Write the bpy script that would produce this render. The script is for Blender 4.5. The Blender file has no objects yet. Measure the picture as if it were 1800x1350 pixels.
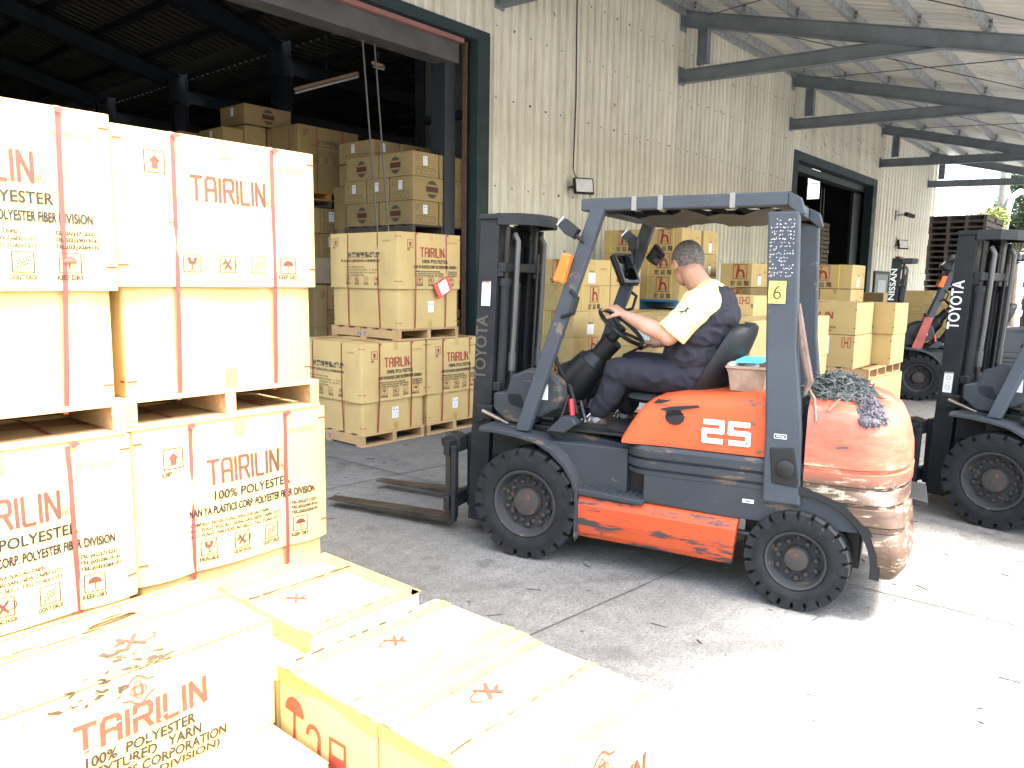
import bpy, bmesh, math, random
from mathutils import Vector, Matrix, noise
R_ = math.radians
random.seed(7)
SC = bpy.context.scene
COL = SC.collection
# ------------------------------------------------------------------ camera, sky, sun, exposure
cam_d = bpy.data.cameras.new("camera"); cam = bpy.data.objects.new("camera", cam_d); COL.objects.link(cam)
cam_d.sensor_width = 36.0; cam_d.lens = 27.0; cam_d.clip_start = 0.05; cam_d.clip_end = 800
CM = Matrix(((0.6489339, 0.0923053, -0.7552248), (-0.7606856, 0.0990178, -0.6415239), (0.0155647, 0.9907952, 0.1344713)))
cam.matrix_world = Matrix.Translation((0, 0, 1.72)) @ CM.to_4x4()
SC.camera = cam
SUN_EL, SUN_AZ = 66.0, -74.0          # elevation; azimuth of the sun seen from the scene, degrees from +X towards +Y
sd = Vector((math.cos(R_(SUN_EL)) * math.cos(R_(SUN_AZ)), math.cos(R_(SUN_EL)) * math.sin(R_(SUN_AZ)), math.sin(R_(SUN_EL))))
wd = bpy.data.worlds.new("World"); SC.world = wd; wd.use_nodes = True
nt = wd.node_tree; nt.nodes.clear()
sky = nt.nodes.new("ShaderNodeTexSky"); sky.sky_type = 'NISHITA'; sky.sun_disc = False
sky.sun_elevation = R_(SUN_EL); sky.sun_rotation = math.atan2(sd.x, sd.y)
sky.air_density = 1.6; sky.dust_density = 6.0; sky.ozone_density = 1.0
bg = nt.nodes.new("ShaderNodeBackground"); bg.inputs[1].default_value = 0.15
wo = nt.nodes.new("ShaderNodeOutputWorld")
nt.links.new(sky.outputs[0], bg.inputs[0]); nt.links.new(bg.outputs[0], wo.inputs[0])
sl = bpy.data.lights.new("sun", 'SUN'); sl.energy = 2.25; sl.angle = R_(9.0); sl.color = (1.0, 0.96, 0.9)
sun = bpy.data.objects.new("sun", sl); COL.objects.link(sun)
sun.rotation_euler = sd.to_track_quat('Z', 'Y').to_euler()
SC.view_settings.view_transform = 'Standard'; SC.view_settings.look = 'None'
SC.view_settings.gamma = 1.0; SC.view_settings.use_curve_mapping = False
SC.view_settings.exposure = 3.25
try:
    SC.cycles.max_bounces = 8; SC.cycles.diffuse_bounces = 5; SC.cycles.glossy_bounces = 3
    SC.cycles.use_denoising = True
    SC.cycles.sample_clamp_indirect = 6
except Exception: pass

# ------------------------------------------------------------------ materials
MATS = {}
def lin(r, g, b):
    f = lambda c: (c / 255 / 12.92) if c <= 10 else ((c / 255 + 0.055) / 1.055) ** 2.4
    return (f(r), f(g), f(b), 1)
def newmat(name):
    m = bpy.data.materials.new(name); m.use_nodes = True
    n = m.node_tree.nodes; n.clear()
    b = n.new("ShaderNodeBsdfPrincipled"); o = n.new("ShaderNodeOutputMaterial")
    m.node_tree.links.new(b.outputs[0], o.inputs[0]); MATS[name] = m
    return m, m.node_tree, b
def _tc(t, scale=(1, 1, 1)):
    c = t.nodes.new("ShaderNodeTexCoord"); mp = t.nodes.new("ShaderNodeMapping"); mp.inputs['Scale'].default_value = scale
    t.links.new(c.outputs['Object'], mp.inputs['Vector']); return mp.outputs[0]
def _noise(t, vec, scale, detail=5, rough=0.6, dist=0):
    n = t.nodes.new("ShaderNodeTexNoise"); n.inputs['Scale'].default_value = scale; n.inputs['Detail'].default_value = detail
    n.inputs['Roughness'].default_value = rough; n.inputs['Distortion'].default_value = dist
    t.links.new(vec, n.inputs['Vector']); return n.outputs['Fac']
def _ramp(t, fac, stops):
    r = t.nodes.new("ShaderNodeValToRGB"); e = r.color_ramp.elements
    while len(e) > 1: e.remove(e[0])
    e[0].position = stops[0][0]; e[0].color = stops[0][1]
    for p, c in stops[1:]:
        x = e.new(p); x.color = c
    t.links.new(fac, r.inputs[0]); return r.outputs[0]
def g1(v): return (v, v, v, 1)
def _mix(t, fac, a, b, mode='MIX'):
    m = t.nodes.new("ShaderNodeMix"); m.data_type = 'RGBA'; m.blend_type = mode
    if isinstance(fac, (int, float)): m.inputs[0].default_value = fac
    else: t.links.new(fac, m.inputs[0])
    for i, x in ((6, a), (7, b)):
        if isinstance(x, tuple): m.inputs[i].default_value = x
        else: t.links.new(x, m.inputs[i])
    return m.outputs[2]
def _bump(t, b, h, strength=0.3, dist=0.01):
    u = t.nodes.new("ShaderNodeBump"); u.inputs['Strength'].default_value = strength; u.inputs['Distance'].default_value = dist
    t.links.new(h, u.inputs['Height']); t.links.new(u.outputs[0], b.inputs['Normal'])
def simple(name, col, rough=0.6, metal=0.0, var=0.12, scale=8, bump=0.15, coat=0, obj_var=0.0, spec=None, sc3=(1, 1, 1)):
    m, t, b = newmat(name)
    v = _tc(t, sc3); n = _noise(t, v, scale)
    lo = tuple(c * (1 - var) for c in col[:3]) + (1,); hi = tuple(min(1, c * (1 + var)) for c in col[:3]) + (1,)
    c = _ramp(t, n, [(0.3, lo), (0.7, hi)])
    if obj_var:
        oi = t.nodes.new("ShaderNodeObjectInfo")
        k = _ramp(t, oi.outputs['Random'], [(0, g1(1 - obj_var)), (1, g1(1.0))])
        c = _mix(t, 1.0, c, k, 'MULTIPLY')
    t.links.new(c, b.inputs['Base Color']); b.inputs['Roughness'].default_value = rough; b.inputs['Metallic'].default_value = metal
    if coat: b.inputs['Coat Weight'].default_value = coat
    if spec is not None: b.inputs['Specular IOR Level'].default_value = spec
    if bump: _bump(t, b, _noise(t, v, scale * 3, 4), bump, 0.004)
    return m
def worn(name, col, chip, rough=0.45, chips=0.60, scale=5, dirt=0.35, metal=0.0, stretch=(1, 1, 1), chip2=None, soft=0.02, dirtcol=(0.05, 0.045, 0.04, 1)):
    m, t, b = newmat(name)
    v = _tc(t, stretch)
    n1 = _noise(t, v, scale, 8, 0.72); n2 = _noise(t, _tc(t), scale * 0.7, 6, 0.6); n3 = _noise(t, _tc(t), 3.0, 5, 0.65)
    base = _ramp(t, n3, [(0.3, tuple(c * 0.82 for c in col[:3]) + (1,)), (0.7, col)])
    d = _ramp(t, n2, [(0.45, g1(0)), (0.75, g1(dirt))])
    c = _mix(t, d, base, dirtcol)
    k = _ramp(t, n1, [(chips - soft, g1(0)), (chips + soft, g1(1))])
    ch = chip
    if chip2: ch = _mix(t, _ramp(t, _noise(t, v, scale * 2.3, 5), [(0.45, g1(0)), (0.55, g1(1))]), chip, chip2)
    c = _mix(t, k, c, ch)
    t.links.new(c, b.inputs['Base Color']); b.inputs['Metallic'].default_value = metal; b.inputs['Specular IOR Level'].default_value = .28
    r = _ramp(t, n2, [(0.3, g1(rough)), (0.7, g1(min(1, rough + 0.3)))])
    t.links.new(r, b.inputs['Roughness']); _bump(t, b, k, -0.25, 0.002)
    return m
# cardboard: kraft with fibres, faint flute lines, scuffs and tone differing box to box
def cardboard(name, col, obj_var=0.12):
    m, t, b = newmat(name)
    v = _tc(t); n1 = _noise(t, v, 2.2, 6, 0.6); n2 = _noise(t, _tc(t, (30, 30, 6)), 9, 3, 0.6)
    c = _ramp(t, n1, [(0.28, tuple(x * 0.88 for x in col[:3]) + (1,)), (0.72, tuple(min(1, x * 1.06) for x in col[:3]) + (1,))])
    c = _mix(t, _ramp(t, n2, [(0.3, g1(0.0)), (0.75, g1(0.12))]), c, tuple(x * 0.6 for x in col[:3]) + (1,))
    sc = _noise(t, _tc(t, (1, 1, 2.5)), 7, 9, 0.8)
    c = _mix(t, _ramp(t, sc, [(0.64, g1(0)), (0.70, g1(0.35))]), c, tuple(x * 0.62 for x in col[:3]) + (1,))
    oi = t.nodes.new("ShaderNodeObjectInfo")
    c = _mix(t, 1.0, c, _ramp(t, oi.outputs['Random'], [(0, g1(1 - obj_var)), (1, g1(1))]), 'MULTIPLY')
    t.links.new(c, b.inputs['Base Color']); b.inputs['Roughness'].default_value = 0.75; b.inputs['Specular IOR Level'].default_value = 0.3
    w = t.nodes.new("ShaderNodeTexWave"); w.inputs['Scale'].default_value = 55; w.bands_direction = 'X'; w.inputs['Distortion'].default_value = 0.3
    t.links.new(_tc(t), w.inputs['Vector'])
    h = _mix(t, 0.12, n1, w.outputs[0]); _bump(t, b, h, 0.35, 0.012)
    return m
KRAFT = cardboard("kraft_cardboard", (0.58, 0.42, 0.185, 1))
KRAFT2 = cardboard("kraft_cardboard_shaded", (0.33, 0.24, 0.115, 1), 0.2)  # darker copy of KRAFT with shade put into the colour
TAPE = simple("carton_tape", (0.42, 0.27, 0.08, 1), 0.28, var=0.2, scale=12, bump=0.4)
REDINK = simple("red_ink", (0.30, 0.035, 0.022, 1), 0.7, var=0.15, scale=30, bump=0)
BLKINK = simple("black_ink", (0.008, 0.008, 0.011, 1), 0.7, var=0.2, scale=30, bump=0)
LITINK = simple("red_ink_lit_copy", (0.088, 0.028, 0.019, 1), 0.7, var=0.15, scale=30, bump=0)  # lit copy of the red ink, darkened against sun glare; also on round logos
YELINK = simple("faint_ochre_ink", (0.30, 0.16, 0.03, 1), 0.7, bump=0)
GRYINK = simple("grey_ink", (0.07, 0.062, 0.05, 1), 0.8, bump=0)
TEAR = simple("torn_cardboard_edge", (0.035, 0.022, 0.012, 1), 0.9, var=0.3)
PAPER = simple("white_label_paper", (0.82, 0.83, 0.84, 1), 0.6, var=0.03, bump=0)
BLUEINK = simple("blue_ink", (0.12, 0.19, 0.38, 1), 0.7, bump=0)
STRAP = simple("red_plastic_strap", (0.27, 0.04, 0.036, 1), 0.35, var=0.15, scale=20)
YSTRAP = simple("yellow_plastic_strap", (0.80, 0.62, 0.06, 1), 0.35)
REDPL = simple("red_plastic", (0.55, 0.03, 0.03, 1), 0.35)
BLUEPL = simple("blue_pallet_plastic", (0.02, 0.17, 0.42, 1), 0.45)
def woodmat(name, a, b_):
    m, t, b = newmat(name)
    n = _noise(t, _tc(t, (1.2, 14, 14)), 4, 6, 0.6, 0.4); n2 = _noise(t, _tc(t), 3, 4)
    c = _ramp(t, n, [(0.3, a), (0.7, b_)])
    c = _mix(t, _ramp(t, n2, [(0.5, g1(0)), (0.8, g1(0.5))]), c, tuple(x * 0.5 for x in a[:3]) + (1,))
    kn = t.nodes.new("ShaderNodeTexVoronoi"); kn.inputs['Scale'].default_value = 5; t.links.new(_tc(t, (0.7, 1.6, 1.6)), kn.inputs['Vector'])
    c = _mix(t, _ramp(t, kn.outputs['Distance'], [(0.05, g1(0.75)), (0.12, g1(0))]), c, (0.12, 0.05, 0.02, 1))
    oi = t.nodes.new("ShaderNodeObjectInfo")
    c = _mix(t, 1.0, c, _ramp(t, oi.outputs['Random'], [(0, g1(0.7)), (1, g1(1))]), 'MULTIPLY')
    t.links.new(c, b.inputs['Base Color']); b.inputs['Roughness'].default_value = 0.8; _bump(t, b, n, 0.4, 0.004)
    return m
WOOD = woodmat("pine_pallet_wood", (0.42, 0.25, 0.11, 1), (0.62, 0.42, 0.22, 1))
WOODG = woodmat("weathered_pallet_wood", (0.055, 0.045, 0.04, 1), (0.13, 0.105, 0.09, 1))
WOODO = woodmat("orange_pallet_wood", (0.40, 0.17, 0.05, 1), (0.5, 0.24, 0.08, 1))
WALLPAINT, _t, _b = newmat("cream_corrugated_wall")
_n = _noise(_t, _tc(_t, (5, 5, 0.35)), 2.2, 8, 0.7); _n2 = _noise(_t, _tc(_t), 0.9, 6, 0.65)
_c = _ramp(_t, _n, [(0.3, (0.56, 0.535, 0.455, 1)), (0.55, (0.74, 0.715, 0.62, 1)), (0.75, (0.80, 0.785, 0.70, 1))])
_c = _mix(_t, _ramp(_t, _n2, [(0.45, g1(0)), (0.75, g1(0.4))]), _c, (0.42, 0.37, 0.29, 1))
_n3 = _noise(_t, _tc(_t, (3, 3, 1)), 6, 9, 0.8)
_c = _mix(_t, _ramp(_t, _n3, [(0.72, g1(0)), (0.76, g1(0.7))]), _c, (0.17, 0.12, 0.08, 1))
_oi = _t.nodes.new("ShaderNodeObjectInfo")
_c = _mix(_t, 1.0, _c, _ramp(_t, _oi.outputs['Random'], [(0, g1(0.86)), (1, g1(1))]), 'MULTIPLY')
_t.links.new(_c, _b.inputs['Base Color']); _b.inputs['Roughness'].default_value = 0.5; _b.inputs['Specular IOR Level'].default_value = 0.4
ROOFSH = simple("cream_roof_sheet", (0.68, 0.67, 0.63, 1), 0.5, var=0.03, scale=1, bump=0, obj_var=0.08)
STEEL = worn("blue_grey_steel_paint", (0.19, 0.215, 0.245, 1), (0.16, 0.14, 0.12, 1), 0.55, 0.68, 4, 0.25)
DKSTEEL = worn("dark_green_frame_paint", (0.022, 0.04, 0.045, 1), (0.09, 0.08, 0.07, 1), 0.55, 0.72, 6, 0.2)
RUSTY = worn("rusty_rail", (0.13, 0.07, 0.05, 1), (0.10, 0.05, 0.03, 1), 0.7, 0.55, 8)
GALV = worn("galvanised_steel", (0.42, 0.44, 0.46, 1), (0.28, 0.30, 0.32, 1), 0.45, 0.52, 9, 0.1, 0.35)
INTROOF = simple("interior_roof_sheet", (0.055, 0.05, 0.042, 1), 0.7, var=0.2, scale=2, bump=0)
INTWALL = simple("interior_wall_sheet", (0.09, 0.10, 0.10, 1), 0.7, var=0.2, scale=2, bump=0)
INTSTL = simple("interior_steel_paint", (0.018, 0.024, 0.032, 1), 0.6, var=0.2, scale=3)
GREY = worn("grey_truck_paint", (0.033, 0.040, 0.049, 1), (0.11, 0.08, 0.06, 1), 0.42, 0.61, 6, 0.4, stretch=(0.6, 1, 1.8))
GREYL = worn("grey_guard_paint", (0.048, 0.059, 0.074, 1), (0.15, 0.11, 0.085, 1), 0.42, 0.63, 7, 0.35, stretch=(1, 1, .7))
ORANGE = worn("orange_truck_paint", (0.58, 0.095, 0.03, 1), (0.12, 0.075, 0.055, 1), 0.38, 0.60, 4.5, 0.45, stretch=(0.8, 1, 2.2), dirtcol=(0.25, 0.09, 0.04, 1))
SKIRT = worn("scraped_orange_paint", (0.50, 0.08, 0.028, 1), (0.06, 0.05, 0.05, 1), 0.42, 0.545, 6, 0.5, stretch=(0.45, 1, 3.0), dirtcol=(0.2, 0.07, 0.04, 1))
# counterweight: faded orange above, brown primer and pale scrapes below; shade deepened into the browns
CWPAINT, _t, _b = newmat("faded_counterweight_paint")
_g = _t.nodes.new("ShaderNodeTexCoord"); _s = _t.nodes.new("ShaderNodeSeparateXYZ"); _t.links.new(_g.outputs['Object'], _s.inputs[0])
_up = _ramp(_t, _s.outputs['Z'], [(0.70, g1(0)), (0.78, g1(1))])
_nn = _noise(_t, _tc(_t, (0.8, 1, 3)), 5, 8, 0.72)
_lo = _ramp(_t, _nn, [(0.34, (0.03, 0.02, 0.018, 1)), (0.44, (0.075, 0.043, 0.028, 1)), (0.55, (0.095, 0.055, 0.034, 1)), (0.562, (0.34, 0.29, 0.22, 1)), (0.61, (0.36, 0.31, 0.24, 1)), (0.62, (0.08, 0.05, 0.035, 1))])
_hi = _ramp(_t, _nn, [(0.34, (0.07, 0.05, 0.05, 1)), (0.38, (0.36, 0.075, 0.04, 1)), (0.56, (0.40, 0.115, 0.07, 1)), (0.62, (0.46, 0.28, 0.18, 1)), (0.72, (0.5, 0.4, 0.28, 1))])
_c = _mix(_t, _up, _lo, _hi)
_t.links.new(_c, _b.inputs['Base Color']); _b.inputs['Roughness'].default_value = 0.5; _bump(_t, _b, _nn, 0.3, 0.004)
RUBBER = simple("tyre_rubber", (0.017, 0.018, 0.020, 1), 0.85, spec=.2, var=0.3, scale=14, bump=0.3)
RIM = worn("wheel_rim_paint", (0.036, 0.038, 0.042, 1), (0.14, 0.09, 0.06, 1), 0.55, 0.62, 14)
NUTM = worn("rusty_lug_nut", (0.05, 0.046, 0.043, 1), (0.12, 0.055, 0.03, 1), 0.6, 0.58, 25)
MAST = worn("mast_black_paint", (0.014, 0.017, 0.021, 1), (0.10, 0.085, 0.075, 1), 0.42, 0.68, 8, 0.3)
CHAIN = simple("oily_chain", (0.03, 0.028, 0.026, 1), 0.35, 0.5)
CHROME = simple("hydraulic_rod", (0.28, 0.26, 0.23, 1), 0.3, 0.9)
HOSE = simple("rubber_hose", (0.03, 0.03, 0.032, 1), 0.5)
HOSEG = simple("grey_hose", (0.09, 0.088, 0.085, 1), 0.45)
BLKPL = simple("black_plastic", (0.012, 0.013, 0.015, 1), 0.45, spec=.3, bump=0.1)
VINYL = simple("black_vinyl", (0.016, 0.018, 0.020, 1), 0.5, spec=.3, var=0.1, bump=0.1)
GLASS = simple("mirror_glass", (0.45, 0.47, 0.5, 1), 0.06, 1.0, bump=0)
LAMPG = simple("lamp_glass", (0.7, 0.7, 0.72, 1), 0.12, 0.2, bump=0)
AMBER = simple("amber_lens", (0.75, 0.16, 0.03, 1), 0.25, bump=0)
WHITEP = simple("white_decal", (0.75, 0.77, 0.8, 1), 0.45, bump=0)
YELLOWP = simple("yellow_sticker", (0.80, 0.72, 0.12, 1), 0.5, bump=0)
GREENINK = simple("dark_green_ink", (0.03, 0.05, 0.02, 1), 0.6, bump=0)
SKIN, _t, _b = newmat("skin")
_t.links.new(_ramp(_t, _noise(_t, _tc(_t), 12), [(0.3, (0.42, 0.215, 0.145, 1)), (0.7, (0.52, 0.285, 0.20, 1))]), _b.inputs['Base Color'])
_b.inputs['Roughness'].default_value = 0.5; _b.inputs['Subsurface Weight'].default_value = 0.08; _b.inputs['Subsurface Radius'].default_value = (0.02, 0.008, 0.004)
HAIR = simple("short_greying_hair", (0.13, 0.115, 0.11, 1), 0.8, var=0.6, scale=60, bump=0.9)
NAVY = simple("navy_jersey", (0.017, 0.016, 0.027, 1), 0.85, var=0.15, scale=5, bump=0.1)
YSLEEVE = simple("pale_yellow_jersey", (0.86, 0.83, 0.36, 1), 0.8, var=0.05, bump=0.1)
TROU = simple("navy_trousers", (0.012, 0.012, 0.022, 1), 0.85, var=0.15, bump=0.1)
SHOE = simple("brown_suede", (0.055, 0.034, 0.02, 1), 0.8, var=0.35, scale=20)
SOCK = simple("grey_sock", (0.3, 0.3, 0.32, 1), 0.9)
RAG1 = simple("grey_green_rags", (0.085, 0.095, 0.092, 1), 0.95, var=0.35, scale=22, bump=0.8)
RAG2 = simple("mauve_rags", (0.10, 0.094, 0.108, 1), 0.95, var=0.3, scale=22, bump=0.8)
BASKETM = simple("worn_tan_basket", (0.30, 0.22, 0.16, 1), 0.8, var=0.35, scale=14)
CYAN = simple("light_blue_folder", (0.10, 0.48, 0.60, 1), 0.5)
WHITEB = simple("white_building_paint", (0.72, 0.74, 0.76, 1), 0.6, var=0.05, scale=1, bump=0)
BARK = simple("bark", (0.14, 0.115, 0.09, 1), 0.9, var=0.3, scale=10)
LEAF = simple("green_leaf", (0.06, 0.12, 0.035, 1), 0.6, var=0.35, scale=2, bump=0, obj_var=0.3)
LEAFY = simple("yellow_green_leaf", (0.16, 0.20, 0.03, 1), 0.6, var=0.3, scale=2, bump=0)
GROUND, _t, _b = newmat("yard_concrete")
_v = _tc(_t); _a = _noise(_t, _v, 0.55, 8, 0.7); _a2 = _noise(_t, _v, 9, 9, 0.75); _a3 = _noise(_t, _v, 70, 5, 0.7)
_c = _ramp(_t, _a, [(0.3, (0.112, 0.113, 0.110, 1)), (0.7, (0.215, 0.215, 0.208, 1))])
_c = _mix(_t, _ramp(_t, _a2, [(0.42, g1(0)), (0.62, g1(0.5))]), _c, (0.080, 0.080, 0.078, 1))
_c = _mix(_t, _ramp(_t, _a3, [(0.52, g1(0)), (0.62, g1(0.85))]), _c, (0.055, 0.055, 0.055, 1))
_c = _mix(_t, _ramp(_t, _noise(_t, _v, 45, 6, 0.75), [(0.58, g1(0)), (0.66, g1(0.6))]), _c, (0.40, 0.395, 0.38, 1))
_c = _mix(_t, _ramp(_t, _noise(_t, _tc(_t, (1, 4, 1)), 3, 7, 0.7, 1.0), [(0.62, g1(0)), (0.72, g1(0.45))]), _c, (0.10, 0.095, 0.09, 1))
def _track(t, c, cx, cy, R, w, k):      # faint rubber arc left by a turning truck
    tc = t.nodes.new("ShaderNodeTexCoord"); d = t.nodes.new("ShaderNodeVectorMath"); d.operation = 'DISTANCE'; d.inputs[1].default_value = (cx, cy, 0); t.links.new(tc.outputs['Object'], d.inputs[0])
    a = t.nodes.new("ShaderNodeMath"); a.operation = 'SUBTRACT'; a.inputs[1].default_value = R; t.links.new(d.outputs['Value'], a.inputs[0])
    b = t.nodes.new("ShaderNodeMath"); b.operation = 'ABSOLUTE'; t.links.new(a.outputs[0], b.inputs[0])
    m = _ramp(t, b.outputs[0], [(w * .55, g1(k)), (w, g1(0))]); n = _ramp(t, _noise(t, _tc(t), 2.5, 7, .75), [(.40, g1(0)), (.62, g1(1))])
    return _mix(t, _mix(t, 1.0, m, n, 'MULTIPLY'), c, (0.05, 0.05, 0.05, 1))
for _q in ((9.0, 5.5, 5.6, .10, .6), (9.0, 5.5, 4.65, .10, .5), (-1.0, -3.0, 7.1, .09, .5), (-1.0, -3.0, 6.2, .09, .45), (8.0, -2.5, 5.2, .09, .5)): _c = _track(_t, _c, *_q)
_c = _mix(_t, _ramp(_t, _noise(_t, _v, 1.7, 3, 0.5), [(0.66, g1(0)), (0.70, g1(0.55))]), _c, (0.06, 0.058, 0.055, 1))
_t.links.new(_c, _b.inputs['Base Color']); _b.inputs['Roughness'].default_value = 0.8; _b.inputs['Specular IOR Level'].default_value = 0.35
_bump(_t, _b, _mix(_t, 0.5, _a2, _a3), 0.35, 0.006)
JOINTM = simple("joint_dirt", (0.06, 0.055, 0.05, 1), 0.9, var=0.3, scale=20)
DOORM = simple("grey_door_paint", (0.10, 0.12, 0.12, 1), 0.6)

# ------------------------------------------------------------------ mesh helpers
class MB:
    def __init__(s): s.v = []; s.f = []
    def add(s, vs, fs):
        o = len(s.v); s.v += [tuple(x) for x in vs]; s.f += [tuple(i + o for i in f) for f in fs]; return s
    def box(s, x0, x1, y0, y1, z0, z1):
        return s.add([(x0, y0, z0), (x1, y0, z0), (x1, y1, z0), (x0, y1, z0), (x0, y0, z1), (x1, y0, z1), (x1, y1, z1), (x0, y1, z1)],
                     [(0, 3, 2, 1), (4, 5, 6, 7), (0, 1, 5, 4), (1, 2, 6, 5), (2, 3, 7, 6), (3, 0, 4, 7)])
    def beam(s, p0, p1, w, h, up=(0, 0, 1)):
        p0 = Vector(p0); p1 = Vector(p1); d = (p1 - p0).normalized(); u = Vector(up)
        a = d.cross(u).normalized() * (w / 2); b = a.cross(d).normalized() * (h / 2)
        vs = [p + i * a + j * b for p in (p0, p1) for i, j in ((-1, -1), (1, -1), (1, 1), (-1, 1))]
        return s.add(vs, [(0, 1, 2, 3), (7, 6, 5, 4), (0, 4, 5, 1), (1, 5, 6, 2), (2, 6, 7, 3), (3, 7, 4, 0)])
    def ibeam(s, p0, p1, w, h, t=0.012, up=(0, 0, 1)):
        p0 = Vector(p0); p1 = Vector(p1); d = (p1 - p0).normalized(); a = d.cross(Vector(up)).normalized(); b = a.cross(d).normalized()
        s.beam(p0, p1, t, h - 2 * t - 0.002, up)
        for k in (-1, 1):
            o = b * k * (h / 2 - t / 2); s.beam(p0 + o, p1 + o, w, t, up)
        return s
    def prism(s, pts, y0, y1, axis='y'):
        n = len(pts)
        if axis == 'y': m = lambda p, q: (p[0], q, p[1])
        elif axis == 'x': m = lambda p, q: (q, p[0], p[1])
        else: m = lambda p, q: (p[0], p[1], q)
        vs = [m(p, y0) for p in pts] + [m(p, y1) for p in pts]
        fs = [tuple(range(n)), tuple(range(2 * n - 1, n - 1, -1))] + [(i, i + n, (i + 1) % n + n, (i + 1) % n) for i in range(n)]
        return s.add(vs, fs)
    def rings(s, rings, cap=True, close=True):
        n = len(rings[0]); vs = [p for r in rings for p in r]; fs = []
        for k in range(len(rings) - 1):
            for i in range(n if close else n - 1):
                j = (i + 1) % n; fs.append((k * n + i, k * n + j, (k + 1) * n + j, (k + 1) * n + i))
        if cap: fs += [tuple(range(n - 1, -1, -1)), tuple(range((len(rings) - 1) * n, len(rings) * n))]
        return s.add(vs, fs)
    def tube(s, pts, r, n=8, cap=True):
        pts = [Vector(p) for p in pts]; rr = r if isinstance(r, (list, tuple)) else [r] * len(pts)
        rings = []; prev = None
        for i, p in enumerate(pts):
            d = (pts[min(i + 1, len(pts) - 1)] - pts[max(i - 1, 0)]).normalized()
            if prev is None: a = d.orthogonal().normalized()
            else: a = (prev - d * prev.dot(d)).normalized()
            prev = a; b = d.cross(a)
            rings.append([p + (a * math.cos(2 * math.pi * k / n) + b * math.sin(2 * math.pi * k / n)) * rr[i] for k in range(n)])
        return s.rings(rings, cap)
    def cyl(s, p0, p1, r, n=16): return s.tube([p0, p1], r, n)
    def lathe_y(s, prof, cx, cz, n=40, close=False):   # prof: (radius, y)
        rings = [[(cx + r * math.cos(2 * math.pi * k / n), y, cz + r * math.sin(2 * math.pi * k / n)) for k in range(n)] for r, y in prof]
        return s.rings(rings, not close)
    def ell(s, c, r, n=16, m=10, rot=None):
        c = Vector(c); rings = []
        for i in range(m + 1):
            th = math.pi * (i + 0.02) / (m + 0.04)
            ring = []
            for k in range(n):
                p = Vector((r[0] * math.sin(th) * math.cos(2 * math.pi * k / n), r[1] * math.sin(th) * math.sin(2 * math.pi * k / n), -r[2] * math.cos(th)))
                ring.append(c + (rot @ p if rot else p))
            rings.append(ring)
        return s.rings(rings)
    def cap(s, p0, r0, p1, r1, n=14):
        p0 = Vector(p0); p1 = Vector(p1); d = (p1 - p0).normalized(); pts = []; rs = []
        for k in range(5):
            a = math.pi / 2 * (1 - k / 4); pts.append(p0 - d * r0 * math.sin(a)); rs.append(max(r0 * math.cos(a), 0.0008))
        for k in range(5):
            a = math.pi / 2 * (k / 4); pts.append(p1 + d * r1 * math.sin(a)); rs.append(max(r1 * math.cos(a), 0.0008))
        a = d.orthogonal().normalized(); b = d.cross(a)
        return s.rings([[p + (a * math.cos(2 * math.pi * k / n) + b * math.sin(2 * math.pi * k / n)) * r for k in range(n)] for p, r in zip(pts, rs)])
    def mesh(s, name, mat, smooth=None):
        me = bpy.data.meshes.new(name); me.from_pydata(s.v, [], s.f); me.materials.append(mat)
        if smooth is not None:
            for p in me.polygons: p.use_smooth = True
            me.set_sharp_from_angle(angle=R_(smooth))
        me.update(); return me
    def build(s, name, mat, parent=None, bevel=0, smooth=None, fix=False):
        me = s.mesh(name, mat, smooth)
        if fix:
            bm = bmesh.new(); bm.from_mesh(me); bmesh.ops.recalc_face_normals(bm, faces=bm.faces); bm.to_mesh(me); bm.free()
        return link(name, me, parent, bevel)
def link(name, me, parent=None, bevel=0, loc=None, rz=0):
    o = bpy.data.objects.new(name, me); COL.objects.link(o)
    if parent is not None: o.parent = parent
    if loc is not None: o.location = loc
    if rz: o.rotation_euler = (0, 0, rz)
    if bevel:
        b = o.modifiers.new("bevel", 'BEVEL'); b.width = bevel; b.segments = 2; b.limit_method = 'ANGLE'; b.angle_limit = R_(35)
    return o
def tag(o, label=None, cat=None, group=None, kind=None):
    if label: o['label'] = label
    if cat: o['category'] = cat
    if group: o['group'] = group
    if kind: o['kind'] = kind
    return o
def empty(name, loc, rz=0, label=None, cat=None, group=None):
    o = bpy.data.objects.new(name, None); o.empty_display_size = 0.1; COL.objects.link(o)
    o.location = loc; o.rotation_euler = (0, 0, rz); tag(o, label, cat, group); return o
def kids(o): return KID.get(o.name, [])
def copy_tree(root, loc=None, rz=None, label=None):
    ch = {}
    for o in bpy.data.objects:
        if o.parent: ch.setdefault(o.parent.name, []).append(o)
    def rec(o, par):
        c = o.copy(); COL.objects.link(c)
        if par is not None: c.parent = par
        for k in ch.get(o.name, []): rec(k, c)
        return c
    c = rec(root, None)
    if loc is not None: c.location = loc
    if rz is not None: c.rotation_euler = (0, 0, rz)
    if label: c['label'] = label
    return c
PEELM = simple("peeled_pale_card", (.66, .52, .30, 1), .9, var=.2, scale=40)
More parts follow.
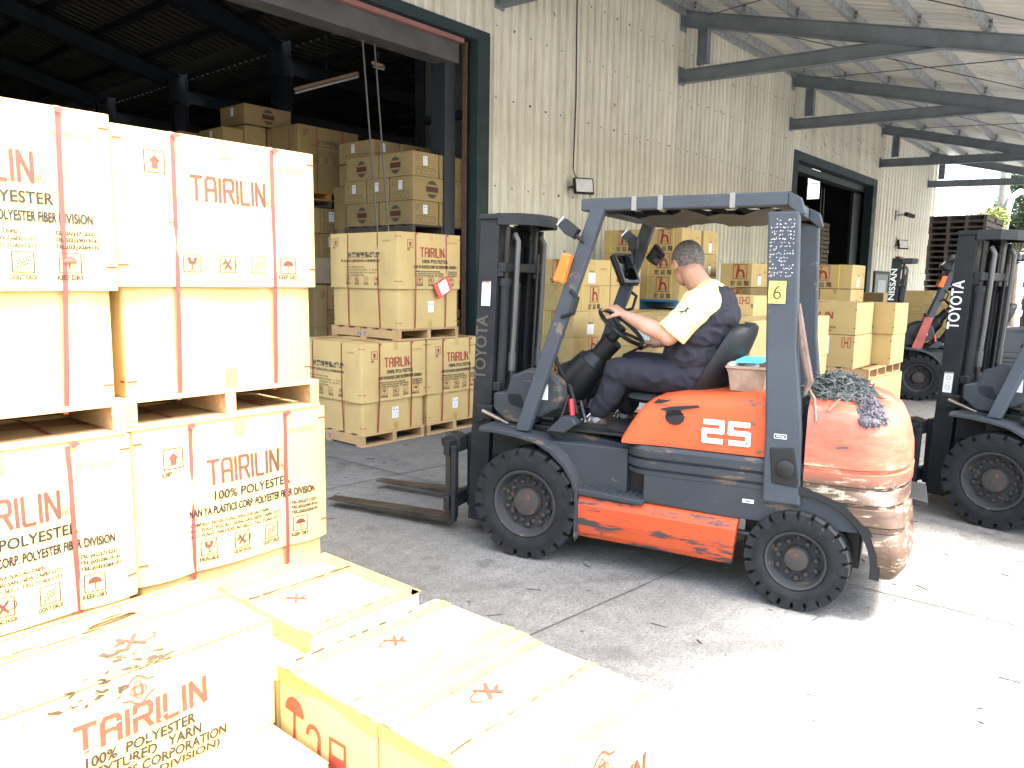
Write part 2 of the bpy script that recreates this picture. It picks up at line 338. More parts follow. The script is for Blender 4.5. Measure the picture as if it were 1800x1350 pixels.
# ------------------------------------------------------------------ flat print (lettering and marks)
_TX = {}
def txt_geo(s, bold=0.0):
    k = (s, bold)
    if k in _TX: return _TX[k]
    cu = bpy.data.curves.new("t", 'FONT'); cu.body = s; cu.size = 1; cu.offset = bold; cu.resolution_u = 3
    ob = bpy.data.objects.new("t", cu); COL.objects.link(ob)
    dg = bpy.context.evaluated_depsgraph_get(); me = ob.evaluated_get(dg).to_mesh()
    vs = [(v.co.x, v.co.y) for v in me.vertices]; fs = [tuple(p.vertices) for p in me.polygons]
    ob.evaluated_get(dg).to_mesh_clear(); bpy.data.objects.remove(ob); bpy.data.curves.remove(cu)
    if not vs: vs = [(0, 0)]; fs = []
    x0 = min(v[0] for v in vs); x1 = max(v[0] for v in vs); y0 = min(v[1] for v in vs); y1 = max(v[1] for v in vs)
    _TX[k] = ([((v[0] - x0) / max(x1 - x0, 1e-6), (v[1] - y0) / max(y1 - y0, 1e-6)) for v in vs], fs); return _TX[k]
class Pr:                      # print sheet: 2-D shapes collected per ink
    def __init__(s): s.l = {}; s.ch = {}
    def _a(s, ink, vs, fs):
        L = s.l.setdefault(ink, [[], []]); o = len(L[0]); s.ch.setdefault(ink, []).append(len(fs)); L[0] += vs; L[1] += [tuple(i + o for i in f) for f in fs]
    def txt(s, ink, t, u, v, w, h, bold=0.0):
        vs, fs = txt_geo(t, bold); s._a(ink, [(u + a * w, v + b * h) for a, b in vs], fs)
    def q(s, ink, u0, v0, u1, v1): s._a(ink, [(u0, v0), (u1, v0), (u1, v1), (u0, v1)], [(0, 1, 2, 3)])
    def poly(s, ink, pts): s._a(ink, list(pts), [tuple(range(len(pts)))])
    def line(s, ink, pts, w):
        for (a, b), (c, d) in zip(pts, pts[1:]):
            dx, dy = c - a, d - b; L = math.hypot(dx, dy) or 1; nx, ny = -dy / L * w / 2, dx / L * w / 2
            ex, ey = dx / L * w * 0.3, dy / L * w * 0.3
            s._a(ink, [(a - ex + nx, b - ey + ny), (a - ex - nx, b - ey - ny), (c + ex - nx, d + ey - ny), (c + ex + nx, d + ey + ny)], [(0, 1, 2, 3)])
    def rect(s, ink, u0, v0, u1, v1, w): s.line(ink, [(u0, v0), (u1, v0), (u1, v1), (u0, v1), (u0, v0)], w)
    def disc(s, ink, u, v, r, n=14, a0=0, a1=360): s.poly(ink, [(u + r * math.cos(R_(a0 + (a1 - a0) * k / n)), v + r * math.sin(R_(a0 + (a1 - a0) * k / n))) for k in range(n + (0 if a1 - a0 == 360 else 1))])
    def arc(s, ink, u, v, r, a0, a1, w, n=12, ry=None):
        ry = ry or r; s.line(ink, [(u + r * math.cos(R_(a0 + (a1 - a0) * k / n)), v + ry * math.sin(R_(a0 + (a1 - a0) * k / n))) for k in range(n + 1)], w)
    def tairilin(s, ink, u, v, w, h, reg=True):
        L = {'T': (.85, [[(0, 1), (.85, 1)], [(.42, 1), (.42, 0)]]), 'A': (.75, [[(0, 0), (0, .85), (.12, 1), (.63, 1), (.75, .85), (.75, 0)], [(0, .48), (.75, .48)]]),
             'I': (.12, [[(.06, 0), (.06, 1)]]), 'R': (.75, [[(0, 0), (0, 1), (.65, 1), (.75, .9), (.75, .6), (.65, .5), (0, .5)], [(.42, .5), (.78, 0)]]),
             'L': (.65, [[(0, 1), (0, .1), (.08, 0), (.65, 0)]]), 'N': (.75, [[(0, 0), (0, 1), (.75, 0), (.75, 1)]])}
        tot = sum(L[c][0] for c in "TAIRILIN") + 7 * .3; k = w / tot; x = u
        for c in "TAIRILIN":
            for st in L[c][1]: s.line(ink, [(x + a * k, v + b * h) for a, b in st], k * .23)
            x += (L[c][0] + .3) * k
        if reg:
            r = h * .16; s.arc(BLKINK, u + w + r * 1.6, v + r, r, 0, 360, r * .12, 14); s.txt(BLKINK, "R", u + w + r * 1.15, v + r * .45, r * .9, r * 1.1)
    def icon(s, kind, u, v, w, cap=None, ink=None):
        ink = ink or LITINK; s.rect(BLKINK, u, v, u + w, v + w, w * .05)
        c = u + w / 2; m = v + w / 2
        if kind == 'up': s.poly(ink, [(c, v + .82 * w), (c - .3 * w, v + .5 * w), (c - .15 * w, v + .5 * w), (c - .15 * w, v + .18 * w), (c + .15 * w, v + .18 * w), (c + .15 * w, v + .5 * w), (c + .3 * w, v + .5 * w)])
        if kind == 'glass':
            s.poly(ink, [(c - .3 * w, v + .85 * w), (c - .05 * w, v + .85 * w), (c - .1 * w, v + .7 * w), (c + .08 * w, v + .62 * w), (c + .05 * w, v + .85 * w), (c + .3 * w, v + .85 * w), (c + .2 * w, v + .5 * w), (c, v + .42 * w), (c - .2 * w, v + .5 * w)])
            s.line(ink, [(c, v + .45 * w), (c, v + .18 * w)], w * .06); s.line(ink, [(c - .18 * w, v + .17 * w), (c + .18 * w, v + .17 * w)], w * .06)
        if kind == 'hook': s.hook(ink, c, m, w * .42)
        if kind == 'drop':
            for i in range(4):
                for j in range(3): s.disc(ink, c + (i - 1.5) * .15 * w + (j - 1) * .06 * w, m + (j - 1) * .17 * w + (i - 1.5) * .06 * w, .055 * w, 6)
            s.line(ink, [(u + .12 * w, v + .2 * w), (u + .35 * w, v + .1 * w), (u + .85 * w, v + .18 * w)], w * .03)
        if kind == 'dry': s.disc(ink, c, v + .5 * w, .34 * w, 10, 0, 180); s.line(ink, [(c, v + .5 * w), (c, v + .2 * w), (c + .07 * w, v + .13 * w), (c + .14 * w, v + .2 * w)], w * .045)
        if cap: s.txt(BLKINK, cap, u - w * .12, v - w * .38, w * 1.24 if len(cap) > 2 else w * .5, w * .27, .03)
    def hook(s, ink, c, m, r):
        s.line(ink, [(c - r * .5, m - r * .7), (c + r * .5, m + r * .7)], r * .28); s.line(ink, [(c - r * .5, m + r * .7), (c + r * .5, m - r * .7)], r * .28)
        s.arc(ink, c + r * .7, m + r * .1, r * .75, -100, 60, r * .14, 10, r * .5); s.line(ink, [(c + r * .5, m - r * .42), (c - r * .2, m - r * .2)], r * .14)
        s.poly(ink, [(c - r * .9, m + r * .1), (c - r * .45, m + r * .45), (c - r * .2, m + r * .2), (c - r * .6, m - r * .05), (c - r * 1.1, m - r * .15)])
    def knot(s, ink, c, m, r):
        for a in (0, 90):
            s.arc(ink, c, m, r * .3 if a else r * .55, 0, 360, r * .09, 16, r * .55 if a else r * .3)
        s.rect(ink, c - r * .2, m - r * .2, c + r * .2, m + r * .2, r * .07)
        s.line(ink, [(c - r * .85, m + r * .42), (c - r * .55, m + r * .52), (c - r * .3, m + r * .78), (c, m + r * .9), (c + r * .3, m + r * .78), (c + r * .6, m + r * .5), (c + r * 1.05, m + r * .46)], r * .13)
        s.line(ink, [(c - r * 1.05, m - r * .42), (c - r * .55, m - r * .5), (c - r * .3, m - r * .78), (c, m - r * .9), (c + r * .3, m - r * .78), (c + r * .6, m - r * .5), (c + r * 1.0, m - r * .3)], r * .13)
    def hlogo(s, u, v, w, word=True):
        s.rect(REDINK, u, v, u + w, v + w, w * .05)
        s.poly(REDINK, [(u + .18 * w, v + .05 * w), (u + .30 * w, v + .95 * w), (u + .48 * w, v + .95 * w), (u + .44 * w, v + .62 * w), (u + .36 * w, v + .05 * w)])
        s.arc(REDINK, u + .56 * w, v + .38 * w, w * .2, 150, 0, w * .15, 10, w * .22); s.line(REDINK, [(u + .77 * w, v + .40 * w), (u + .80 * w, v + .12 * w)], w * .15)
        s.txt(BLKINK, "HONGYI LON", u + .3 * w, v + .16 * w, w * .6, w * .09)
        s.arc(BLKINK, u + .85 * w, v + .78 * w, w * .06, 0, 360, w * .015, 8)
        if word: s.txt(BLKINK, "宏 益 龍", u - w * .2, v - w * .48, w * 1.4, w * .36, 0.01)
    def roundlogo(s, c, m, r):
        s.disc(GRYINK, c, m + r * .3, r * .75, 10, 20, 160); s.disc(GRYINK, c, m - r * .3, r * .75, 10, 200, 340)
        s.q(LITINK, c - r, m - r * .33, c + r, m + r * .33); s.arc(GRYINK, c, m, r, 0, 360, r * .04, 18)
    def label(s, u, v, w, h):
        s.q(PAPER, u, v, u + w, v + h)
    def labelink(s, u, v, w, h):
        for k in range(5): s.line(BLUEINK, [(u + w * .08, v + h * (.12 + .1 * k)), (u + w * .92, v + h * (.12 + .1 * k))], h * .012)
        for k in (.25, .55, .8): s.line(BLUEINK, [(u + w * k, v + h * .1), (u + w * k, v + h * .55)], h * .012)
        s.disc(BLUEINK, u + w * .27, v + h * .74, h * .09, 8); s.disc(BLUEINK, u + w * .72, v + h * .74, h * .09, 8)
        s.txt(BLKINK, "POY 75D", u + w * .1, v + h * .88, w * .5, h * .06)
    def put(s, parent, fn, names=None):
        out = []
        for i, (ink, (vs, fs)) in enumerate(s.l.items()):
            off = 0.0026 + 0.0009 * (0 if ink is PAPER else 1)
            ch = s.ch.get(ink, []); chunks = []; k0 = 0
            if sum(ch) == len(fs):
                for c in ch: chunks.append(fs[k0:k0 + c]); k0 += c
            else: chunks = [[f] for f in fs]
            chunks = [c for c in chunks if c]; sets = [fs]
            if ink is not TEAR and ink is not PEELM:      # each line of lettering, each mark, strip of tape and label is an object of its own
                gap = 1e-4 if ink in (TAPE, PAPER) else .008
                bb = [(min(vs[i][0] for f in c for i in f), min(vs[i][1] for f in c for i in f), max(vs[i][0] for f in c for i in f), max(vs[i][1] for f in c for i in f)) for c in chunks]; g = list(range(len(chunks)))
                def root(i):
                    while g[i] != i: i = g[i]
                    return i
                for i in range(len(chunks)):
                    for j in range(i):
                        a, b = bb[i], bb[j]
                        if a[0] <= b[2] + gap and b[0] <= a[2] + gap and a[1] <= b[3] + gap and b[1] <= a[3] + gap: g[root(i)] = root(j)
                d = {}
                for i, c in enumerate(chunks): d.setdefault(root(i), []).extend(c)
                sets = list(d.values())
            nm = {REDINK: "red_lettering", LITINK: "lit_ink_lettering", BLKINK: "black_lettering", YELINK: "ochre_lettering", PAPER: "paper_label", TEAR: "torn_scars", TAPE: "tape", PEELM: "peeled_scars"}.get(ink, "lettering")
            for st in sets:
                used = sorted({i for f in st for i in f}); ix = {i: k for k, i in enumerate(used)}
                m = MB(); m.add([fn(vs[i][0], vs[i][1], off) for i in used], [tuple(ix[i] for i in f) for f in st])
                o = m.build(nm, ink, parent); out.append(o)
                if nm in ("torn_scars", "peeled_scars"): o['kind'] = 'stuff'
        return out
# ------------------------------------------------------------------ cardboard shells
def seg(u, cuts, L):
    c = [0] + [k * L for k in cuts] + [L]
    for a, b in zip(c, c[1:]):
        if u <= b + 1e-9: return math.sin(math.pi * min(max((u - a) / (b - a), 0), 1))
    return 0
class Shell:
    """Cardboard box skin, centred in x and y; faces: 'f' (-Y), 'l' (-X), 'b' (+Y), 'r' (+X), 't' top."""
    def __init__(s, W, D, z0, z1, cx=(), cy=(), B=0.008, seed=0, top=True, flare=False, sag=0.006, rough=0.5):
        s.W, s.D, s.z0, s.z1, s.cx, s.cy, s.B, s.seed, s.top, s.flare, s.sag, s.rg = W, D, z0, z1, cx, cy, B, seed, top, flare, sag, rough
    def bul(s, f, u, v):
        L = s.W if f in 'fb' else s.D; c = s.cx if f in 'fb' else s.cy; H = s.z1 - s.z0; t = min(max(v / H, 0), 1)
        pr = (1 - t ** 4) if s.flare else math.sin(math.pi * t) ** 0.7 if 0 < t < 1 else 0
        e = min(u, L - u) / L; e = min(max(e * 12, 0), 1)
        n = noise.noise(Vector((u * 3 + s.seed * 7.1, v * 4, {'f': 0, 'l': 3, 'b': 6, 'r': 9}[f] + s.seed)))
        n2 = noise.noise(Vector((u * 11 + s.seed * 3.3, v * 13, s.seed * 1.7)))
        return s.B * seg(u, c, L) * pr + (s.B * s.rg * n + 0.0005 * n2) * pr * e
    def P(s, f, u, v, off=0.0):
        if f == 't':
            x = u - s.W / 2; y = v - s.D / 2; a = math.sin(math.pi * min(max(u / s.W, 0), 1)) * math.sin(math.pi * min(max(v / s.D, 0), 1))
            n = noise.noise(Vector((u * 3.1 + s.seed, v * 3.3, 20 + s.seed)))
            return (x, y, s.z1 + a * s.sag * (1 + n * 1.2) + s.sag * .3 * n * min(1, a * 4) + off)
        d = s.bul(f, u, v) + off; z = s.z0 + v
        if f == 'f': return (u - s.W / 2, -s.D / 2 - d, z)
        if f == 'b': return (s.W / 2 - u, s.D / 2 + d, z)
        if f == 'l': return (-s.W / 2 - d, s.D / 2 - u, z)
        return (s.W / 2 + d, u - s.D / 2, z)
    def mb(s, nv=6, nu=9):
        nv = max(nv * 2, 10)
        m = MB(); r = 0.006; H = s.z1 - s.z0
        rows = []
        for k in range(nv + 1):
            v = H * k / nv; ring = []
            for f in 'frbl':
                L = s.W if f in 'fb' else s.D; c = [0] + list(s.cx if f in 'fb' else s.cy) + [1]
                us = []
                for a, b in zip(c, c[1:]): us += [a + (b - a) * i / nu for i in range(nu)]
                us = us[1:] + [1 - r / L]; us = [r / L] + us
                ring += [s.P(f, q * L, v) for q in us]
            rows.append(ring)
        m.rings(rows, cap=False)
        if s.top:
            n = 14; g = []
            for j in range(n + 1):
                for i in range(n + 1):
                    e = 0.0 if 0 < i < n and 0 < j < n else -0.0015
                    p = s.P('t', s.W * i / n, s.D * j / n); g.append((p[0] * .999, p[1] * .999, p[2] + e))
            m.add(g, [(j * (n + 1) + i, j * (n + 1) + i + 1, (j + 1) * (n + 1) + i + 1, (j + 1) * (n + 1) + i) for j in range(n) for i in range(n)])
        return m
def ribbon(pts, w, side, t=0.0012):
    """flat band through pts, width w along vector side"""
    sv = Vector(side).normalized() * w / 2; pts = [Vector(p) for p in pts]; rings = []
    for i, p in enumerate(pts):
        d = (pts[min(i + 1, len(pts) - 1)] - pts[max(i - 1, 0)]).normalized(); n = d.cross(sv.normalized()) * t / 2
        rings.append([p - sv - n, p + sv - n, p + sv + n, p - sv + n])
    return MB().rings(rings)
# print sheets of the big lidded cartons
def gaylord_front(L=0.91, H=0.64, full=True, k=1.0):
    p = Pr(); X = lambda a: a * L; Y = lambda a: (1 - a) * H
    p.icon('up', X(.13), Y(.27), .082, "UP" if full else None)
    p.tairilin(LITINK, X(.335), Y(.42), X(.375), H * .155)
    p.txt(YELINK, "LIMIT 3 BOXES HIGH", X(.775), Y(.165), X(.15), H * .035)
    if full:
        p.txt(BLKINK, "100% POLYESTER", X(.36), Y(.535), X(.42), H * .065, .02)
        p.txt(BLKINK, "NAN YA PLASTICS CORP. POLYESTER FIBER DIVISION", X(.24), Y(.63), X(.67), H * .058, .035)
        for i, (a, b) in enumerate((("COMPANY :NO.201,TUNG HWA N.ROAD,TAIPEI", .28), ("NO.1 PLANT :FOU RD., GUNG SAN, NEW TAIPEI CITY", .345), ("NO.2 PLANT :NAN KAN RD.,SEC.1, TAO YUAN CITY", .345))):
            p.txt(BLKINK, a, X(.245), Y(.70 + .037 * i), X(b + .12), H * .028, .03)
        for i, a in enumerate(("TEL:(02)27122211", "TEL:(02)29019141", "TEL:(03)3284191")): p.txt(BLKINK, a, X(.775), Y(.70 + .037 * i), X(.15), H * .030, .045)
    else:  # sun glare put into the print: bleached lines left undrawn
        p.txt(BLKINK, "AN", X(.225), Y(.60), X(.03), H * .055)
    for i, (kk, c) in enumerate((('glass', "FRAGILE"), ('hook', "USE NO HOOK"), ('drop', "DON'T DROP"), ('dry', "KEEP DRY"))):
        p.icon(kk, X(.29 + .165 * i), Y(.90), .068, c if full or i == 3 else None)
    for a in (.09, .87):
        p.q(REDINK, 0.004, Y(a), X(.045), Y(a) + .007); p.q(REDINK, X(.95), Y(a), L - .004, Y(a) + .007)
    return p
def gaylord_side(L=1.14, H=0.64):
    p = Pr(); X = lambda a: a * L; Y = lambda a: (1 - a) * H
    p.icon('up', X(.07), Y(.23), .08, "UP", REDINK)
    p.txt(GRYINK, "台麗綾聚酯纖維", X(.28), Y(.45), X(.48), H * .105, 0.02)
    p.txt(GRYINK, "南亞塑膠工業股份有限公司聚酯纖維部", X(.19), Y(.53), X(.57), H * .05, 0.01)
    p.txt(YELINK, "LIMIT 3 BOXES HIGH", X(.80), Y(.17), X(.11), H * .03)
    for i in range(4): p.txt(GRYINK, ("公司:台北市敦化北路201號 電話", "一廠:新北市泰山區南林里工專路一〇一號 電話", "二廠:桃園市蘆竹區南崁路一段二號 電話", "貨物小心輕放請勿倒置")[i], X(.24), Y(.63 + .05 * i), X((.3, .48, .45, .3)[i]), H * .028)
    for i, (kk, c) in enumerate((('glass', "FRAGILE"), ('hook', "NO HOOK"), ('drop', "DON'T DROP"), ('dry', "KEEP DRY"))): p.icon(kk, X(.26 + .14 * i), Y(.90), .06, c, REDINK)
    for a in (.09, .87):
        p.q(REDINK, 0.004, Y(a), X(.03), Y(a) + .007); p.q(REDINK, X(.96), Y(a), L - .004, Y(a) + .007)
    return p
def redder(p):  # swaps in the brighter ink copy for cartons in the shade
    q = Pr()
    for k, (vs, fs) in p.l.items(): q._a(REDINK if k is LITINK else k, list(vs), fs)
    return q
def gaylord(label, x0, y0, z0, h=1.0, W=0.87, D=1.10, lid=0.64, seed=0, full=True, B=0.012, rz=0, mat=None, bodylabel=None, shaded=False, fsep=(.26, .76), yawlid=0.0, side=True, group="large lidded cartons on pallets", strapY=True):
    """big yarn carton: deep lid over a body, red straps. (x0, y0, z0) is its near left bottom corner"""
    mat = mat or KRAFT
    e = empty("lidded_carton", (x0 + W / 2, y0 + D / 2, z0), rz, label, "carton", group)
    cy = (.28, .72)
    body = Shell(W, D, 0, h - 0.02, fsep, cy, B * .8, seed, top=False)
    bo = body.mb(5).build("body", mat, e, smooth=40)
    li = Shell(W + .045, D + .045, h - lid, h, fsep, cy, B, seed + 5, top=True, flare=True, sag=.012)
    lo = li.mb(6).build("lid", mat, e, smooth=40)
    m = MB()  # thick cut edge of the lid and a tiny lip inside
    for f, L in (('f', W + .045), ('l', D + .045)):
        n = 20
        m.add([li.P(f, L * i / n, 0.0, 0.0) for i in range(n + 1)] + [li.P(f, L * i / n, 0.0, -0.008) for i in range(n + 1)], [(i, i + 1, i + n + 2, i + n + 1) for i in range(n)])
    m.build("lid_edge", TEAR, e)
    fp = gaylord_front(W + .045, lid, full)
    if shaded: fp = redder(fp)
    fp.put(lo, lambda a, b, o: li.P('f', a, b, o))
    if side: gaylord_side(D + .045, lid).put(lo, lambda a, b, o: li.P('l', a, b, o))
    # tape patches
    t = Pr(); t.q(TAPE, W * .50, lid - .075, W * .565, lid - .003); t.put(lo, lambda a, b, o: li.P('f', a, b, o))
    t = Pr(); t.q(TAPE, W * .49, 0.0, W * .55, .085); t.q(REDINK, 0.005, .06, .04, .067); t.q(REDINK, W - .04, .06, W - .005, .067)
    if bodylabel: t.label(W * bodylabel[0], bodylabel[1], .085, .12); t.labelink(W * bodylabel[0], bodylabel[1], .085, .12)
    t.put(bo, lambda a, b, o: body.P('f', a, b, o))
    t = Pr(); t.q(REDINK, 0.005, .06, .04, .067); t.q(REDINK, D - .04, .06, D - .005, .067); t.put(bo, lambda a, b, o: body.P('l', a, b, o))
    rnd = random.Random(seed)
    for i, fu in enumerate(fsep):
        x = (fu - .5) * (W + .03); j = rnd.uniform(-.012, .012); yl = -(D + .045) / 2 - .004
        pts = [(x + j * 2, yl + .16, -.032), (x + j * 2, yl + .035, -.03), (x + j * 2, yl + .022, -.012), (x + j * 1.7, yl + .014, .1), (x + j, yl + .002, h - lid - .01), (x + j * .8, yl, h - lid + .05), (x + j * .3, yl, h - .1), (x, yl, h - .012), (x, yl + .012, h + .003),
               (x, 0, h + .018), (x, -yl - .012, h + .003), (x, -yl, h - .02), (x, -yl, h - lid), (x, -yl - .02, 0)]
        ribbon(pts, .017, (1, 0, 0)).build("strap", STRAP, e)
        for sgn in (1, -1): MB().add(*_knot(x + j + .004, yl, h - .004, sgn)).build("strap_fray", STRAP, e) if sgn == 1 else None
    if strapY:
        for fu in cy:
            y = (.5 - fu) * (D + .03); xl = -(W + .045) / 2 - .004; j = rnd.uniform(-.02, .02)
            pts = [(xl + .14, y + j, -.032), (xl + .02, y + j, -.03), (xl + .014, y + j, .1), (xl + .002, y + j * .6, h - lid - .01), (xl, y + j * .5, h - lid + .05), (xl, y, h - .012), (xl + .012, y, h + .003), (0, y, h + .02), (-xl - .012, y, h + .003), (-xl, y, h - .02), (-xl, y, h - lid), (-xl - .02, y, 0)]
            ribbon(pts, .015, (0, 1, 0)).build("strap", STRAP, e)
    return e, body, li, bo, lo
def _knot(x, y, z, s):
    return ([(x - .012, y - .003, z), (x + .014, y - .004, z + .004), (x + .03, y - .006, z - .006), (x + .002, y - .005, z - .02)], [(0, 1, 2, 3)])
_PAL = {}
def pallet(label, x0, y0, z0, W=0.9, D=1.14, h=0.125, mat=None, rz=0, mark=None, ns=3, nd=6, nb=3, group="wooden pallets under the cartons", name="wooden_pallet"):
    """stringers run along y, boards along x"""
    mat = mat or WOOD; key = (W, D, h, mat.name, ns, nd, nb)
    e = empty(name, (x0 + W / 2, y0 + D / 2, z0), rz, label, "pallet", group)
    bt = .018
    if key not in _PAL:
        a = MB().box(-W / 2, W / 2, -.048, .048, 0, bt).mesh("deck_board", mat)
        c = MB().box(-.024, .024, -D / 2 + .002, D / 2 - .002, 0, h - 2 * bt).mesh("stringer", mat)
        _PAL[key] = (a, c)
    a, c = _PAL[key]; rnd = random.Random(int(x0 * 91 + y0 * 37 + z0 * 13))
    for i in range(nd): link("deck_board", a, e, .002, (rnd.uniform(-.003, .003), -D / 2 + .05 + (D - .1) * i / (nd - 1), h - bt), rnd.uniform(-.004, .004))
    for i in range(ns):
        o = link("stringer", c, e, .002, (-W / 2 + .026 + (W - .052) * i / (ns - 1), rnd.uniform(-.004, .004), bt))
        if mark and i == 0:
            p = Pr(); p.txt(BLUEINK, mark, 0, .01, .16, .055, .02)
            p.put(o, lambda u, v, f: (-.024 - f, .10 - u, v))
    for i in range(nb): link("bottom_board", a, e, .002, (rnd.uniform(-.004, .004), -D / 2 + .05 + (D - .1) * i / (nb - 1), 0))
    return e
def carton(label, x0, y0, z0, W, D, h, seed=0, B=.006, mat=None, rz=0, front=None, side=None, topp=None, group=None, seam='x', name="carton", sag=.006, tapes=True, dent=0.5, nu=8):
    mat = mat or KRAFT
    sh = Shell(W, D, 0, h, (), (), B, seed, sag=sag, rough=dent)
    o = sh.mb(5, nu).build(name, mat, None, smooth=40); o.location = (x0 + W / 2, y0 + D / 2, z0); o.rotation_euler = (0, 0, rz)
    tag(o, label, "carton", group)
    if tapes:
        t = Pr()
        if seam == 'x':
            t.q(TAPE, 0.0, D / 2 - .026, W, D / 2 + .026); t2 = Pr(); t2.q(TAPE, D / 2 - .026, h - .07, D / 2 + .026, h)
            _sub(t, W); t.put(o, lambda a, b, f: sh.P('t', a, b, f)); t2.put(o, lambda a, b, f: sh.P('l', a, b, f))
            m = Pr(); m.line(TEAR, [(W * i / 12, D / 2 + .0015 * math.sin(i * 2 + seed)) for i in range(13)], .0025); m.put(o, lambda a, b, f: sh.P('t', a, b, f + .001))
        else:
            t.q(TAPE, W / 2 - .026, 0, W / 2 + .026, D); t2 = Pr(); t2.q(TAPE, W / 2 - .026, h - .07, W / 2 + .026, h)
            _sub(t, D, 1); t.put(o, lambda a, b, f: sh.P('t', a, b, f)); t2.put(o, lambda a, b, f: sh.P('f', a, b, f))
    if front: front.put(o, lambda a, b, f: sh.P('f', a, b, f))
    if side: side.put(o, lambda a, b, f: sh.P('l', a, b, f))
    if topp: topp.put(o, lambda a, b, f: sh.P('t', a, b, f + .001))
    return o, sh
def _sub(pr, L, ax=0, n=12):
    """cut the strips of a print sheet into n pieces so they follow a curved top"""
    for ink, (vs, fs) in list(pr.l.items()):
        nv, nf = [], []
        for f in fs:
            q = [vs[i] for i in f]; (a0, b0), (a1, b1) = q[0], q[2]
            for k in range(n):
                t0, t1 = k / n, (k + 1) / n; o = len(nv)
                if ax == 0: nv += [(a0 + (a1 - a0) * t0, b0), (a0 + (a1 - a0) * t1, b0), (a0 + (a1 - a0) * t1, b1), (a0 + (a1 - a0) * t0, b1)]
                else: nv += [(a0, b0 + (b1 - b0) * t0), (a1, b0 + (b1 - b0) * t0), (a1, b0 + (b1 - b0) * t1), (a0, b0 + (b1 - b0) * t1)]
                nf.append((o, o + 1, o + 2, o + 3))
        pr.l[ink] = [nv, nf]
    return pr
def ticks(p, W, h, ink=BLKINK):
    for v in (.08, h - .09):
        p.q(ink, .004, v, .022, v + .012); p.q(ink, W - .022, v, W - .004, v + .012)
    return p
# ------------------------------------------------------------------ ground
YW = 7.6
gm = MB(); NX = 60
gm.add([(-150, -150, 0), (250, -150, 0), (250, 250, 0), (-150, 250, 0)], [(0, 1, 2, 3)])
ground = tag(gm.build("ground", GROUND), kind='structure')
def joint(p0, p1, w=.012):
    p0 = Vector(p0); p1 = Vector(p1); d = (p1 - p0).normalized(); n = Vector((-d.y, d.x, 0)); L = (p1 - p0).length; k = max(4, int(L / .12)); a, b = [], []
    for i in range(k + 1):
        q = p0 + d * L * i / k + n * .004 * noise.noise(Vector((i * .7, L, 0)))
        ww = w * (.6 + .5 * abs(noise.noise(Vector((i * .9, 4, L)))))
        a.append(q + n * ww / 2 + Vector((0, 0, .004))); b.append(q - n * ww / 2 + Vector((0, 0, .004)))
    m = MB(); m.add([*a, *b], [(i, i + 1, i + k + 2, i + k + 1) for i in range(k)]); return m
for p in (((-3.0, 2.75, 0), (4.287, 2.078, 0)), ((4.287, 2.078, 0), (12, 1.40, 0)), ((4.36, 6.6, 0), (4.47, 3.1, 0)), ((4.47, 3.1, 0), (4.60, -1.5, 0)), ((2.2, 5.2, 0), (12, 4.45, 0)), ((9.4, 7, 0), (9.7, -3, 0))):
    tag(joint(*p).build("floor_joint", JOINTM), kind='structure')
# grit, straw and paper scraps on the concrete
rnd = random.Random(3); m = MB()
for i in range(900):
    x = rnd.uniform(1.9, 9.5); y = rnd.uniform(-1.5, 6.5); s = rnd.choice((.004, .006, .008, .012)); a = rnd.uniform(0, 3.1); l = s * rnd.choice((1, 1, 2, 3.5))
    dx, dy = math.cos(a) * l, math.sin(a) * l; ex, ey = -math.sin(a) * s * .4, math.cos(a) * s * .4; z = s * .5 + .001
    m.add([(x - dx - ex, y - dy - ey, .001), (x + dx - ex, y + dy - ey, .001), (x + dx + ex, y + dy + ey, z), (x - dx + ex, y - dy + ey, z)], [(0, 1, 2, 3)])
tag(m.build("floor_litter", simple("litter", (0.12, 0.10, 0.085, 1), 0.9, var=.6, scale=3, bump=0)), "small chips and straw scattered over the concrete yard", "litter", kind='stuff')

# ------------------------------------------------------------------ the warehouse
ware = empty("warehouse", (8.3, YW, 0), 0, "long cream corrugated metal warehouse with two tall open doorways", "building")
def W(o): o.location = Vector(o.location) - Vector(ware.location); o.parent = ware; return o
_sh = {}
def ribsheet(h, n=4, pitch=.19, depth=.042, seed=0):
    k = (round(h, 3), n, pitch)
    if k not in _sh:
        xs = []
        for i in range(n):
            b = i * pitch; xs += [(b, 0), (b + pitch * .42, 0), (b + pitch * .52, -depth), (b + pitch * .62, -depth), (b + pitch * .64, -depth * .8), (b + pitch * .80, -depth * .8), (b + pitch * .82, -depth), (b + pitch * .9, -depth)]
        xs.append((n * pitch + .01, 0)); mm = MB(); N = len(xs); rows = 1
        vs = [(x, y, h * r / rows) for r in range(rows + 1) for x, y in xs]
        mm.add(vs, [(r * N + i, r * N + i + 1, (r + 1) * N + i + 1, (r + 1) * N + i) for r in range(rows) for i in range(N - 1)])
        _sh[k] = mm.mesh("wall_sheet", WALLPAINT)
    return _sh[k]
x = 8.31; rnd = random.Random(11)
while x < 34.2:
    z0 = 5.05 if 19.6 < x + .38 < 26.9 else 0.0
    ht = 7.02 - z0
    W(link("wall_sheet", ribsheet(ht) if x < 26.7 else ribsheet(ht, 2, .38, .05), None, 0, (x, YW + rnd.uniform(-.004, .002), z0))); x += .76
x = 8.31 - .76
while x > -3:
    W(link("wall_sheet", ribsheet(5.4), None, 0, (x, YW + rnd.uniform(-.004, .002), 5.08))); x -= .76
W(MB().box(-9, -1.2, YW, YW + .05, 0, 10.4).build("wall_sheet", WALLPAINT)); W(MB().box(34.25, 34.31, YW + .0, YW + 3.8, 0, 7.02).build("wall_sheet", WALLPAINT))
W(MB().box(34.22, 34.36, YW - .05, YW + .08, 0, 7.0).build("corner_trim", WALLPAINT))
